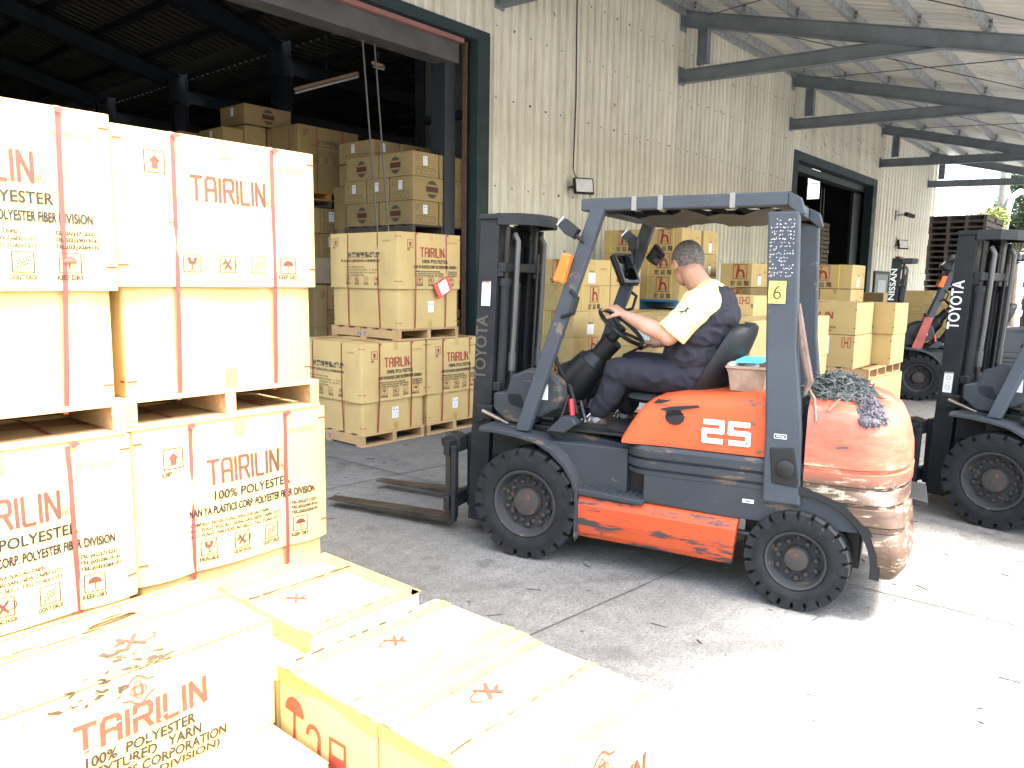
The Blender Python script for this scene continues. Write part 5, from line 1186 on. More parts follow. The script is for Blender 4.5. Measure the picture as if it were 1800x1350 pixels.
for k, (x, y, z, W, D, rl) in enumerate(((7.42, 9.02, 3.41, .50, .8, 0), (7.95, 8.98, 3.41, .62, .8, 1), (8.62, 9.0, 3.38, .5, .8, 0), (7.42, 9.02, 3.09, .62, .8, 0), (8.06, 9.02, 3.09, .62, .8, 0))):
    carton(("dim carton with a pale label behind the round logo cartons", "dim carton with a round logo behind the hanging ropes", "dim carton right of the hanging ropes, nearly hidden", "dim carton one layer down behind the round logo cartons", "dim carton one layer down behind the ropes")[k], x, y, z, W, D, .30, 60 + k, .004, KRAFT2, 0, prints_round(W, .3) if rl else prints_label(W, .3, .3), prints_label(D, .3), None, GB, nu=5, tapes=False)
for k in range(3):
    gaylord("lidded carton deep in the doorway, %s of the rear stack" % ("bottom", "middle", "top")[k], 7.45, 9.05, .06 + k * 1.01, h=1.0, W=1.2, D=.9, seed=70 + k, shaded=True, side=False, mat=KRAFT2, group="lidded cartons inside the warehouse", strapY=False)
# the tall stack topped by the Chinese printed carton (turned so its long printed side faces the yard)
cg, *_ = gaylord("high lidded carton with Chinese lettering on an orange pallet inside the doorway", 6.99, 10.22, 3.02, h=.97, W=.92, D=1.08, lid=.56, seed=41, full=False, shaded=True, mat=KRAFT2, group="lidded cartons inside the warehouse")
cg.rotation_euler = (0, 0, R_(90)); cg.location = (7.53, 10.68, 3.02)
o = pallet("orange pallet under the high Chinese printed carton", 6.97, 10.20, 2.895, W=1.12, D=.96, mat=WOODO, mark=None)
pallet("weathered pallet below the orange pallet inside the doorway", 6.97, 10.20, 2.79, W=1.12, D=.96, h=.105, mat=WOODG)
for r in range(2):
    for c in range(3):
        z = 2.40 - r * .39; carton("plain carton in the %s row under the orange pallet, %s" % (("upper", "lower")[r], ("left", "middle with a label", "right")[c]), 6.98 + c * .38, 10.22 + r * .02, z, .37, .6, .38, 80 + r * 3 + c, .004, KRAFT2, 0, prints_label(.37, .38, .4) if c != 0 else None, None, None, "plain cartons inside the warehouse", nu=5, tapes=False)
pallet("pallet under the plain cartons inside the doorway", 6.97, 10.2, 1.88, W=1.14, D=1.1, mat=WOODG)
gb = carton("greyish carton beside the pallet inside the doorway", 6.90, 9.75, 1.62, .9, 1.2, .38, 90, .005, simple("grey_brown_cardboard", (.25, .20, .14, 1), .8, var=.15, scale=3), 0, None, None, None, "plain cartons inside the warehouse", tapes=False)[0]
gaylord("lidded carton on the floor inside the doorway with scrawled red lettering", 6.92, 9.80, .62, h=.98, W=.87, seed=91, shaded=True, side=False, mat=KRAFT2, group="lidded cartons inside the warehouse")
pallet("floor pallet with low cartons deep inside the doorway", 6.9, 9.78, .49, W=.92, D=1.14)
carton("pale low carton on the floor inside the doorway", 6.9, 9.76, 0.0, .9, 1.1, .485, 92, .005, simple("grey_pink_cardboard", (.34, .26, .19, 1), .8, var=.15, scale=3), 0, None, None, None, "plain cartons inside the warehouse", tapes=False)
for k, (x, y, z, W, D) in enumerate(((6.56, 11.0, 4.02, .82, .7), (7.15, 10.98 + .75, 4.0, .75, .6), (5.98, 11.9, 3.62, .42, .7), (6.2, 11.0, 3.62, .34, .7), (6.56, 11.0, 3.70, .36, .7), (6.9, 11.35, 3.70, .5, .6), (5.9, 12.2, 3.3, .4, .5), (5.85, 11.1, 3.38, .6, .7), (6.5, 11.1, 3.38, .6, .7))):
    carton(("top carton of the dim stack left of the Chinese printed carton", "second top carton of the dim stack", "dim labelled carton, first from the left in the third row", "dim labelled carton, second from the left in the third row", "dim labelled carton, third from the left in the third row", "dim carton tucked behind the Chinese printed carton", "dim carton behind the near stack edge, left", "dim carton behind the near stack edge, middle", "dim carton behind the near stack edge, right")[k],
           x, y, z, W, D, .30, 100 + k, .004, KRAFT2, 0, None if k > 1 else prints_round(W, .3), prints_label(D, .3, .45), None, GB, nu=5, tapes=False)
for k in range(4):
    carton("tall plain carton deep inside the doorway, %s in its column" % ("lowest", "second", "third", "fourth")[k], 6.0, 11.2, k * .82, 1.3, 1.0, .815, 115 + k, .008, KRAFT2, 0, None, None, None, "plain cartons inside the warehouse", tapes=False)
# ------------------------------------------------------------------ h logo cartons behind the forklift
def ph(L, h, off=.42, strap=True): 
    p = Pr(); w = h * .60; p.hlogo(L * off, h * .35, w); return p
def plabel(L, h):
    p = Pr(); p.rect(YELINK, L * .38, h * .55, L * .52, h * .9, .004); p.q(PAPER, L * .36, h * .08, L * .55, h * .48); p.txt(BLKINK, "MSGG", L * .39, h * .5, L * .12, h * .07); p.txt(YELINK, "HGL", L * .7, h * .6, L * .18, h * .1); return p
GH = "cartons with a red h logo"
def hbox(lab, x, y, z, W, D, h, seed, longx=False, strap=True, mat=None, logo=True, lab_side=True):
    o, sh = carton(lab, x, y, z, W, D, h, seed, .005, mat or KRAFT, 0, (ph(W, h) if logo else None) if longx else (plabel(W, h) if lab_side else None), (ph(D, h) if logo else None) if not longx else None, None, GH, nu=6, seam='x')
    if strap:
        L = W if longx else D
        for fr in (.2, .8):
            if longx: pts = [(-W / 2 + W * fr, -D / 2 - .008, 0), (-W / 2 + W * fr, -D / 2 - .009, h - .01), (-W / 2 + W * fr, -D / 2, h + .004), (-W / 2 + W * fr, 0, h + .008)]; ribbon(pts, .014, (1, 0, 0)).build("yellow_strap", YSTRAP, o)
            else: pts = [(-W / 2 - .008, D / 2 - D * fr, 0), (-W / 2 - .009, D / 2 - D * fr, h - .01), (-W / 2, D / 2 - D * fr, h + .004), (0, D / 2 - D * fr, h + .008)]; ribbon(pts, .014, (0, 1, 0)).build("yellow_strap", YSTRAP, o)
    return o
ordn = ("bottom", "second", "third", "fourth", "top", "sixth")
for k in range(5):
    z = .285 + k * .345
    turned = k in (3, 1)
    hbox("h logo carton behind the forklift mast, %s of the left column" % ordn[k], 8.24, 5.95, z, .84, .62, .34, 130 + k, longx=turned)
    hbox("labelled carton behind the grab handle, %s of its column" % ordn[k], 9.10, 5.95, z, .78, .62, .34, 140 + k, logo=(k % 2 == 0), strap=False)
    if k in (0, 2, 4): hbox("h logo carton at the wall side of the left column, %s layer" % ordn[k], 8.24, 6.60, z, .84, .62, .34, 150 + k)
for q in range(2): pallet("%s pallet under the left h logo cartons" % ("floor", "upper")[q], 8.24, 5.96, .14 * q, W=1.62, D=1.26, h=.14, mat=WOOD)
for k in range(3):
    for j in range(2): hbox("h logo carton on the blue pallet, %s row, %s" % (ordn[k] if k < 2 else "top", ("nearer the driver's head", "farther left")[j]), 10.47, 5.62 + j * .70, 1.455 + k * .357, .62, .69, .352, 160 + k * 2 + j)
    hbox("plain sided carton at the right end of the blue pallet, %s row" % (ordn[k] if k < 2 else "top"), 11.13, 5.60, 1.455 + k * .357, .50, .69, .35 - .0 * k, 170 + k, strap=False, logo=False)
bp = empty("plastic_pallet", (11.05, 6.3, 1.31), 0, "bright blue plastic pallet under the three rows of h logo cartons", "pallet")
MB().box(-.6, .6, -.7, .7, .11, .14).build("deck", BLUEPL, bp, .004)
for y in (-.66, 0, .62): MB().box(-.6, .6, y, y + .05, 0, .109).build("runner", BLUEPL, bp, .003)
for x in (-.6, -.02, .56): MB().box(x, x + .05, -.7, -.67, .0, .108).build("foot", BLUEPL, bp, .002)
for k in range(3):
    for j in range(2): carton("plain carton under the blue pallet, %s layer, %s" % (ordn[k], ("near side", "far side")[j]), 10.5, 5.65 + j * .7, .13 + k * .392, 1.1, .68, .385, 180 + k * 2 + j, .005, KRAFT, 0, None, None, None, "plain cartons in the yard", nu=5)
pallet("floor pallet under the blue pallet stack", 10.48, 5.62, 0, W=1.2, D=1.4)
for k in range(3):
    for j in range(1):
        p = Pr(); p.txt(BLKINK, "%", .3, .26, .05, .05)
        p.label(.50, .06, .16, .2); p.labelink(.50, .06, .16, .2)
        carton("open yard carton behind the steering wheel, %s layer, %s" % (ordn[k], ("left", "right")[j]), 8.0 + j * .74, 4.42, .13 + k * .41, .72, .9, .405, 190 + k * 2 + j, .006, KRAFT, 0, None, p, None, "plain cartons in the yard", nu=6)
pallet("floor pallet behind the steering wheel", 8.0, 4.42, 0, W=1.46, D=.9)
# right of the driver
for k in range(5):
    z = .13 + k * .355 + .03
    if k == 4:
        hbox("wide h logo carton with yellow straps left of the far doorway, top of its stack", 12.0, 3.62, 1.665, .62, .93, .352, 200)
        hbox("h logo carton seen just right of the driver's shoulder, top row", 11.1, 4.78, 1.665, .60, .50, .352, 201, strap=False); hbox("plain strapped carton behind the rear pillar, top row", 11.72, 4.62, 1.665, .6, .8, .352, 202, logo=False, lab_side=False)
    else:
        for j in range(2): hbox("square stamped carton, %s row of the stack left of the far doorway, %s" % (ordn[k], ("nearer", "farther")[j]), 12.0, 3.62 + j * .47, z + .08, .62, .455, .35, 205 + k * 2 + j, strap=False, logo=False)
        hbox("h logo carton beside the driver's shoulder, %s row" % ordn[k], 11.1, 4.78, z + .08, .60, .50, .35, 215 + k, strap=False, mat=KRAFT2 if k == 3 else KRAFT)
        hbox("plain carton behind the rear pillar, %s row" % ordn[k], 11.72, 4.65, z + .08, .6, .75, .35, 220 + k, strap=False, logo=False)
pallet("floor pallet under the stack left of the far doorway", 12.0, 3.6, .0, W=.64, D=.95, h=.235, ns=2); pallet("floor pallet behind the driver's seat", 11.1, 4.65, .0, W=1.2, D=.8, h=.235)
for k in range(3):
    hbox("h logo carton partly behind the far forklift mast, %s layer" % ordn[k], 14.1, 3.72, .13 + k * .49, .7, 1.1, .485, 230 + k, strap=False, mat=KRAFT2)
pallet("floor pallet behind the far forklift mast", 14.1, 3.72, 0, W=.72, D=1.1)
for k in range(4):
    carton("yellowish carton seen through the far forklift's frame, %s layer" % ordn[k], 15.6, 2.75, k * .41, .7, 1.3, .405, 240 + k, .006, KRAFT, 0, None, prints_label(1.3, .4, .6), None, "plain cartons in the yard", nu=5)
# TAIRILIN yarn cartons at the right
def ptai(L, h, small=False):
    p = Pr(); p.knot(REDINK, L * .42, h * .84, h * .11); p.tairilin(REDINK, L * .18, h * .50, L * .50, h * .19, False)
    p.txt(BLKINK, "100% POLYESTER", L * .18, h * .38, L * .4, h * .07); p.txt(BLKINK, "TEXTURED YARN", L * .3, h * .28, L * .3, h * .07); p.txt(BLKINK, "NAN YA PLASTICS CORPORATION", L * .18, h * .18, L * .55, h * .075, .01); p.txt(BLKINK, "(FIBER DIVISION)", L * .35, h * .07, L * .33, h * .07, .01)
    return ticks(p, L, h)
def plab2(L, h):
    p = Pr(); p.label(L * .38, h * .40, L * .28, h * .56); p.labelink(L * .38, h * .40, L * .28, h * .56)
    p.rect(REDINK, L * .83, h * .62, L * .865, h * .92, .008); p.rect(REDINK, L * .91, h * .62, L * .945, h * .92, .008); p.q(REDINK, L * .865, h * .74, L * .91, h * .79)
    return ticks(p, L, h)
GT = "lettered yarn cartons on the pallet at the right"
for lab, x, y, z, W, D, side in (("yarn carton with red lettering and knot emblem, top left of the right hand pallet", 10.25, 3.0, 1.09, .70, .93, ptai(.93, .405)), ("yarn carton with white form and red H, bottom left of the right hand pallet", 10.25, 3.0, .672, .74, .93, plab2(.93, .41)),
        ("yarn carton standing forward, top right of the right hand pallet", 11.0, 2.74, 1.085, .64, .93, ptai(.93, .405)), ("yarn carton standing forward, bottom right of the right hand pallet", 11.03, 2.76, .672, .64, .93, ptai(.93, .405)),
        ("yarn carton in the back row, top, of the right hand pallet", 10.95, 3.70, 1.09, .7, .6, None), ("yarn carton in the back row, bottom, of the right hand pallet", 11.03, 3.70, .672, .68, .6, None)):
    carton(lab, x, y, z, W, D, .405 if z > 1 else .41, int(x * 7 + z * 13), .006, KRAFT, 0, None, side, None, GT)
pallet("pallet with open slots under the right hand yarn cartons", 10.24, 2.80, .535, W=1.5, D=1.14, ns=5, h=.135)
for x, l in ((10.3, "left"), (11.04, "right")): carton("low carton beneath the right hand yarn pallet, " + l, x, 2.78, .0, .72, 1.1, .53, int(x * 9), .006, KRAFT, 0, None, None, None, "plain cartons in the yard")
for k, z in enumerate((.2, .605, 1.01)):
    for j in range(3):
        carton("pale carton in the row between seat and rear pillar, %s layer, %s" % (ordn[k] if k < 2 else "top", ("left", "middle", "right")[j]), 6.15 + j * .635, 2.62, z, .63, .9, .40, 260 + k * 3 + j, .006, KRAFT, 0, None, None, None, "plain cartons in the yard", nu=6)
pallet("floor pallet under the pale carton row", 6.15, 2.6, 0, W=1.9, D=.95, h=.198)
carton("flat carton with a white form and red H mark behind the driver's back", 7.0, 2.98, 1.415, .55, .8, .19, 280, .004, KRAFT, 0, None, plab2(.8, .19), None, "plain cartons in the yard")
# ------------------------------------------------------------------ foreground cartons
GF = "pale taped yarn cartons in the foreground"
def nohook(p, c, m, w, flip=True, ink=LITINK):
    q = Pr(); q.hook(ink, 0, 0, w * .5); q.txt(GRYINK, "USE NO HOOK", -w * .85, -w * .85, w * 1.7, w * .30, .02)
    for k, (vs, fs) in q.l.items(): p._a(k, [((c - a) if flip else (c + a), (m - b) if flip else (m + b)) for a, b in vs], fs)
def toptape(W, D, ys, w=.022, xs=()):
    p = Pr()
    for y in ys: p.q(TAPE, 0, y - w, W, y + w)
    _sub(p, W)
    q = Pr()
    for x in xs: q.q(TAPE, x - w, 0, x + w, D)
    _sub(q, D, 1)
    for k, (vs, fs) in q.l.items(): p._a(k, vs, fs)
    return p
def seamline(p, W, y, seed, w=.003, gap=.0):
    rnd = random.Random(seed); n = 26
    for i in range(1, n - 1):
        if rnd.random() < gap: continue
        p.line(TEAR, [(W * i / n, y + .002 * math.sin(i * .9 + seed)), (W * (i + 1) / n, y + .002 * math.sin((i + 1) * .9 + seed))], w * rnd.uniform(.4, 1.5))
tp = Pr(); nohook(tp, .33, .30, .085); seamline(tp, .66, .435, 1, .009, .4); seamline(tp, .66, .12, 2, .004, .7)
sp = Pr(); sp.disc(REDINK, .09, .30, .05, 14, 0, 180); sp.line(REDINK, [(.09, .30), (.09, .20)], .012); sp.arc(REDINK, .19, .27, .03, 180, -20, .014, 10); sp.line(REDINK, [(.218, .265), (.215, .2)], .014)
sp.rect(REDINK, .27, .22, .335, .30, .010); sp.q(REDINK, .27, .22, .335, .255); sp.q(TAPE, 0, .375, .46, .42)
mo, msh = carton("taped yarn carton with red umbrella mark on its shaded end, middle of the foreground", 1.222, 1.497, .13, .665, .455, .42, 301, .010, KRAFT, 0, None, sp, tp, GF, tapes=False, sag=.008, nu=10)
toptape(.665, .455, (.035, .40, .10)).put(mo, lambda a, b, f: msh.P('t', a, b, f)); 
fp_ = Pr(); fp_.knot(LITINK, .32, .345, .055); fp_.tairilin(LITINK, .14, .20, .40, .085, False); fp_.txt(BLKINK, "100% POLYESTER", .14, .14, .3, .03)
tp = Pr(); nohook(tp, .30, .37, .095); seamline(tp, .64, .245, 5, .005, .5)
sp = Pr(); sp.q(TAPE, 0, .38, .49, .42)
fo, fsh = carton("taped yarn carton nearest the camera, its lettered end facing the white yard", 1.228, 1.0, .13, .645, .492, .42, 305, .009, KRAFT, 0, fp_, sp, tp, GF, tapes=False, sag=.006, nu=10)
toptape(.645, .492, (.03, .46), .02).put(fo, lambda a, b, f: fsh.P('t', a, b, f)); toptape(.645, .492, (.245,), .018).put(fo, lambda a, b, f: fsh.P('t', a, b, f))
tp = Pr(); nohook(tp, .14, .29, .085, True, REDINK); seamline(tp, .48, .40, 8, .014, .1); seamline(tp, .48, .05, 9, .006, .5)
bo_, bsh = carton("sagging taped carton touching the big stack, seam gaping across its top", 1.395, 2.03, .13, .48, .60, .425, 309, .012, KRAFT, 0, None, None, tp, GF, tapes=False, sag=-.003, nu=10, dent=1.2)
toptape(.48, .60, (.40, .03, .57), .03, (.46,)).put(bo_, lambda a, b, f: bsh.P('t', a, b, f))
carton("low carton filling the gap beside the sagging carton", 1.225, 1.965, .13, .16, .62, .36, 312, .006, KRAFT, 0, None, None, None, GF)
# torn carton
fr = Pr(); W0 = .92; X0 = .285
fr.knot(LITINK, .80 - X0, .280, .040); 
fr.tairilin(LITINK, .645 - X0, .172, .335, .068, False)
fr.txt(BLKINK, "100%  POLYESTER", .665 - X0, .122, .285, .032, .03); fr.txt(BLKINK, "TEXTURED   YARN", .665 - X0, .084, .30, .032, .03); fr.txt(BLKINK, "NAN YA PLASTICS CORPORATION", .52 - X0, .047, .52, .031, .03); fr.txt(BLKINK, "(FIBER  DIVISION)", .72 - X0, .010, .30, .031, .03)
rnd = random.Random(17)
def scar(p, c, m, w, h, n, rr, inks=(TEAR,)):
    for i in range(n):
        a, b = c + rnd.gauss(0, w), m + rnd.gauss(0, h); r = rnd.uniform(*rr); k = rnd.randint(4, 6); an = rnd.uniform(-.5, .5)
        pts = []
        for j in range(k):
            t = 2 * math.pi * j / k; x, y = r * 2.4 * math.cos(t) * rnd.uniform(.5, 1), r * .7 * math.sin(t) * rnd.uniform(.5, 1)
            pts.append((a + x * math.cos(an) - y * math.sin(an), b + x * math.sin(an) + y * math.cos(an)))
        p.poly(rnd.choice(inks), pts)
PEEL = PEELM
scar(fr, .70 - X0, .30, .05, .014, 26, (.003, .009)); 
top = Pr(); nohook(top, .86 - X0, .16, .095, False); scar(top, .84 - X0, .02, .05, .012, 44, (.004, .011)); scar(top, .80 - X0, .12, .03, .03, 22, (.004, .011)); seamline(top, W0 * .62, .30, 11, .010, .3); seamline(top, W0 * .45, .315, 13, .008, .2)
carton_t, tsh = carton("torn pale carton with big lettering in the lower left corner", X0, 1.945, .375, W0, .46, .325, 320, .012, KRAFT, 0, None, None, top, GF, tapes=False, sag=.006, nu=14, dent=1.4)
toptape(W0, .46, (.30,), .028).put(carton_t, lambda a, b, f: tsh.P('t', a, b, f)); toptape(W0, .46, (.012, .445), .012).put(carton_t, lambda a, b, f: tsh.P('t', a, b, f))
fr2 = Pr()
for k, (vs, fs) in fr.l.items(): fr2.l[k] = [vs, fs]
fr2.put(carton_t, lambda a, b, f: tsh.P('f', a, b, f))
fr3 = Pr(); scar(fr3, .72 - X0, .215, .03, .03, 6, (.004, .009), (PEEL,)); scar(fr3, .69 - X0, .16, .035, .02, 6, (.003, .007), (PEEL,)); scar(fr3, .86 - X0, .17, .02, .02, 5, (.003, .007), (PEEL,)); scar(fr3, .83 - X0, .09, .03, .02, 4, (.002, .006), (PEEL,)); fr3.put(carton_t, lambda a, b, f: tsh.P('f', a, b, f + .0012))
# lifted flap over a dark tear on top
f = MB(); n = 10; vs = []
for i in range(n + 1):
    t = i / n; x = .50 - X0 + .30 + .17 * t; lift = .022 * math.sin(math.pi * t) ** .8
    a = tsh.P('t', x, .345 + .02 * t, .002); b = tsh.P('t', x - .01, .310 + .02 * t, .002); vs += [a, (b[0], b[1], b[2] + lift)]
f.add(vs, [(2 * i, 2 * i + 1, 2 * i + 3, 2 * i + 2) for i in range(n)]).build("lifted_flap", KRAFT, carton_t)
g = Pr(); g.poly(TEAR, [(.80 - X0 + .17 * i / 8, .315 + .02 * i / 8 - .012 * math.sin(math.pi * i / 8)) for i in range(9)] + [(.97 - X0 - .17 * i / 8, .335 - .02 * i / 8) for i in range(9)]); g.put(carton_t, lambda a, b, f: tsh.P('t', a, b, f + .0015))
carton("low pale carton whose top shows below the torn carton", .27, 1.665, 0.0, .925, .75, .372, 330, .008, KRAFT, 0, None, None, None, GF)
carton("pale carton corner at the very bottom of the picture", .45, 1.08, 0.0, .735, .575, .36, 333, .008, KRAFT, 0, None, None, None, GF)
pallet("floor pallet under the foreground cartons", 1.225, .99, 0, W=.68, D=1.62, h=.128, nd=8)
# ------------------------------------------------------------------ stacks of empty pallets
def onepiece(W, D, h, mat, key):
    m = MB(); bt = .018
    for i in range(6): y = -D / 2 + .05 + (D - .1) * i / 5; m.box(-W / 2, W / 2, y - .05, y + .05, h - bt, h)
    for i in range(3): y = -D / 2 + .05 + (D - .1) * i / 2; m.box(-W / 2, W / 2, y - .05, y + .05, 0, bt)
    for i in range(4): x = -W / 2 + .03 + (W - .06) * i / 3; m.box(x - .03, x + .03, -D / 2, D / 2, bt, h - bt)
    return m.mesh(key, mat)
PM = onepiece(1.15, 1.05, .13, WOODG, "empty_pallet")
def pstack(x, y, n, rz, lab, seed, z0=0, me=PM, grp="empty weathered pallets in tall stacks", h=.133):
    rnd = random.Random(seed); nm = ["topmost"] + [("second", "third", "fourth", "fifth", "sixth", "seventh", "eighth", "ninth", "tenth", "eleventh", "twelfth", "thirteenth", "fourteenth", "fifteenth", "sixteenth", "seventeenth", "eighteenth", "nineteenth", "twentieth")[i] + " from the top" if i < 19 else "hidden lower" for i in range(0, 40)]
    for i in range(n):
        o = link("empty_pallet", me, None, 0, (x + rnd.uniform(-.02, .02), y + rnd.uniform(-.02, .02), z0 + i * h), rz + rnd.uniform(-.015, .015))
        tag(o, "%s pallet of the %s" % (nm[n - 1 - i], lab), "pallet", grp)
pstack(20.6, 3.85, 25, R_(90), "tall stack behind the far forklift", 1); pstack(21.75, 3.85, 25, R_(90), "second stack just behind the tall one", 2); pstack(21.9, 2.05, 23, R_(90), "stack at the far right edge", 3)
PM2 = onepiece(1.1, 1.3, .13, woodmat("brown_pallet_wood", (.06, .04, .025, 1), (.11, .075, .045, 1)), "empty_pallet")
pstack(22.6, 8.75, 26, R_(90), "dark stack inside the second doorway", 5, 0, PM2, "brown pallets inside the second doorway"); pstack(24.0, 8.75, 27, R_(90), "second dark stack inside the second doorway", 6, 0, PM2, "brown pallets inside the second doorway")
# ------------------------------------------------------------------ the driver (modelled in the orange truck's local frame)
from mathutils.bvhtree import BVHTree
def organic(name, m, mat, parent, voxel=.007, it=4, disp=0.0, dscale=.08, seed=0, stretch=(1, 1, 1)):
    me = m.mesh("tmp", mat); bm = bmesh.new(); bm.from_mesh(me); bmesh.ops.recalc_face_normals(bm, faces=bm.faces); bm.to_mesh(me); bm.free()
    o = bpy.data.objects.new("tmp", me); COL.objects.link(o)
    r = o.modifiers.new("r", 'REMESH'); r.mode = 'VOXEL'; r.voxel_size = voxel; r.use_smooth_shade = True
    s = o.modifiers.new("s", 'SMOOTH'); s.iterations = it; s.factor = .5
    dg = bpy.context.evaluated_depsgraph_get(); dg.update(); me2 = bpy.data.meshes.new_from_object(o.evaluated_get(dg)); bpy.data.objects.remove(o)
    if disp:
        bm = bmesh.new(); bm.from_mesh(me2); bm.normal_update()
        for v in bm.verts:
            p = Vector((v.co.x * stretch[0], v.co.y * stretch[1], v.co.z * stretch[2])) / dscale + Vector((seed, 0, 0))
            n = 1 - abs(noise.noise(p)) * 2.2; v.co += v.normal * disp * n
        bm.to_mesh(me2); bm.free()
    me2.name = name; me2.materials.clear(); me2.materials.append(mat)
    for p in me2.polygons: p.use_smooth = True; p.material_index = 0
    return link(name, me2, parent)
def E3(x, y, z): return Vector((x, y, z))
def driver(label, M, group=None):
    D = empty("person", (0, 0, 0), 0, label, "person", group); D.matrix_world = M @ Matrix.Translation((-.9, 0, 1.06)); off = Vector((.9, 0, -1.06))
    def sh(m): m.v = [tuple(Vector(v) + off) for v in m.v]; return m
    HR = Matrix.Rotation(R_(-52), 3, 'Z') @ Matrix.Rotation(R_(26), 3, 'Y'); HC = Vector((-.805, -.005, 1.825))
    H = lambda x, y, z: HC + HR @ Vector((x, y, z)) * 1.05
    b = MB()
    b.ell((-.94, 0, 1.15), (.15, .185, .11)); b.ell((-.90, 0, 1.30), (.155, .175, .15)); b.ell((-.93, 0, 1.48), (.14, .19, .16)); b.ell((-.955, 0, 1.60), (.11, .18, .09))
    b.cap((-.94, 0, 1.62), .085, H(-.04, 0, -.065), .069)
    b.ell(H(-.008, 0, .025), (.116, .091, .112), rot=HR, n=20, m=14); b.ell(H(.03, 0, -.045), (.078, .070, .072), rot=HR); b.ell(H(.05, 0, -.085), (.035, .035, .024), rot=HR)
    b.cap(H(.09, 0, .012), .010, H(.108, 0, -.028), .015); b.ell(H(.10, .012, -.034), (.010, .008, .007), rot=HR); b.ell(H(.10, -.012, -.034), (.010, .008, .007), rot=HR)
    b.cap(H(.083, -.04, .030), .010, H(.083, .04, .030), .010); b.ell(H(.088, 0, -.058), (.012, .026, .006), rot=HR); b.ell(H(.085, 0, -.070), (.012, .022, .006), rot=HR)
    b.ell(H(.055, .048, -.012), (.025, .018, .022), rot=HR); b.ell(H(.055, -.048, -.012), (.025, .018, .022), rot=HR)
    for s in (1, -1):   # ears
        for k in range(7): a = R_(-100 + k * 38); b.cap(H(-.012 + .017 * math.cos(a), s * (.085 + .004), -.005 + .028 * math.sin(a)), .006, H(-.012 + .017 * math.cos(a + .66), s * (.087 + .004), -.005 + .028 * math.sin(a + .66)), .006)
        b.ell(H(-.014, s * .084, -.004), (.013, .006, .022), rot=HR)
    # arms
    b.cap((-.95, .185, 1.60), .068, (-.775, .265, 1.40), .056); b.cap((-.785, .262, 1.405), .055, (-.64, .245, 1.455), .052); b.cap((-.64, .245, 1.455), .052, (-.49, .215, 1.515), .030)
    b.cap((-.95, -.185, 1.60), .062, (-.80, -.275, 1.37), .049); b.cap((-.80, -.275, 1.37), .048, (-.55, -.225, 1.315), .030)
    def hand(w, c, f, up, curl, spread, side, L=.078):
        """w wrist, c knuckle centre, f finger direction, up back of the hand; side +1: thumb on -cross side"""
        w, c, f, up = Vector(w), Vector(c), Vector(f).normalized(), Vector(up).normalized(); r = f.cross(up).normalized() * side
        mid = (w + c) / 2
        for t in (-1, -.33, .33, 1): b.cap(w + r * t * .014, .017, c + r * t * .031, .0125)
        for i, (t, ln) in enumerate(((-1, .88), (-.36, 1.0), (.30, .96), (.95, .76))):
            p = c + r * t * .031; d = (f + r * t * spread).normalized(); q = -up
            for k, (sl, ra) in enumerate(((.42, .0098), (.32, .009), (.26, .0082))):
                ang = curl * (k + .4); dd = (d * math.cos(ang) + q * math.sin(ang)).normalized(); p2 = p + dd * L * ln * sl
                b.cap(p, ra + .0006, p2, ra - .0002, 10); p = p2
        p = w + (c - w) * .30 - r * .022; d1 = (f * .75 - r * .65 - up * .35).normalized(); p2 = p + d1 * .042; d2 = (f * .95 - r * .15 - up * .5).normalized(); p3 = p2 + d2 * .032
        b.cap(p, .0155, p2, .0125, 10); b.cap(p2, .012, p3, .0095, 10); b.cap(p3, .0095, p3 + (f - up * .5).normalized() * .018, .0085, 10)
    hand((-.49, .215, 1.515), (-.40, .180, 1.562), (.90, -.25, .10), (-.15, .2, 1), .30, .12, 1)
    hand((-.55, -.225, 1.315), (-.475, -.212, 1.325), (.95, .1, -.1), (0, -.1, 1), .75, .05, -1)
    # legs and feet (inside the clothes)
    for s, kn, an in ((1, (-.445, .155, 1.155), (-.315, .15, .875)), (-1, (-.44, -.12, 1.17), (-.405, -.14, .87))):
        b.cap((-.92, s * .095, 1.13), .088, kn, .060); b.cap(kn, .058, (kn[0] + (an[0] - kn[0]) * .35 - .02, kn[1], kn[2] + (an[2] - kn[2]) * .35), .055); b.cap((kn[0] + (an[0] - kn[0]) * .35 - .02, kn[1], kn[2] + (an[2] - kn[2]) * .35), .054, an, .036)
        b.cap(an, .034, (an[0] + .05, an[1], an[2] - .055), .02)
    body = organic("body", sh(b), SKIN, D, .0055, 3)
    # hair: cropped cap of the skull
    h = MB(); h.ell(H(-.012, 0, .032), (.1205, .0955, .1165), rot=HR, n=22, m=16)
    ho = organic("hair", sh(h), HAIR, D, .006, 2, .0022, .012)
    bm = bmesh.new(); bm.from_mesh(ho.data); inv = HR.inverted()
    kill = []
    for v in bm.verts:
        q = inv @ (v.co - off - HC) / 1.05; line = -.005 + max(0, q.x) * .62 if q.x > -.02 else -.030 + (-.02 - q.x) * -.25
        if abs(q.y) > .06 and -.035 < q.x < .012: line = .018
        if abs(q.y) > .05 and .012 <= q.x < .05: line = .0 + (q.x - .012) * 1.2
        if q.z < line + .004 * noise.noise(v.co * 90): kill.append(v)
    bmesh.ops.delete(bm, geom=kill, context='VERTS'); bm.to_mesh(ho.data); bm.free()
    for s in (1, -1):
        MB().add(*_box_ell(H(.083, s * .030, .010) + off, .009, .0055, .004, HR)).build("eye", simple("eye_white", (.6, .58, .55, 1), .3, bump=0) if "eye_white" not in MATS else MATS["eye_white"], D, smooth=80)
        sh(MB().cap(H(.092, s * .016, .027), .003, H(.084, s * .046, .030), .003)).build("eyebrow", HAIR, D)
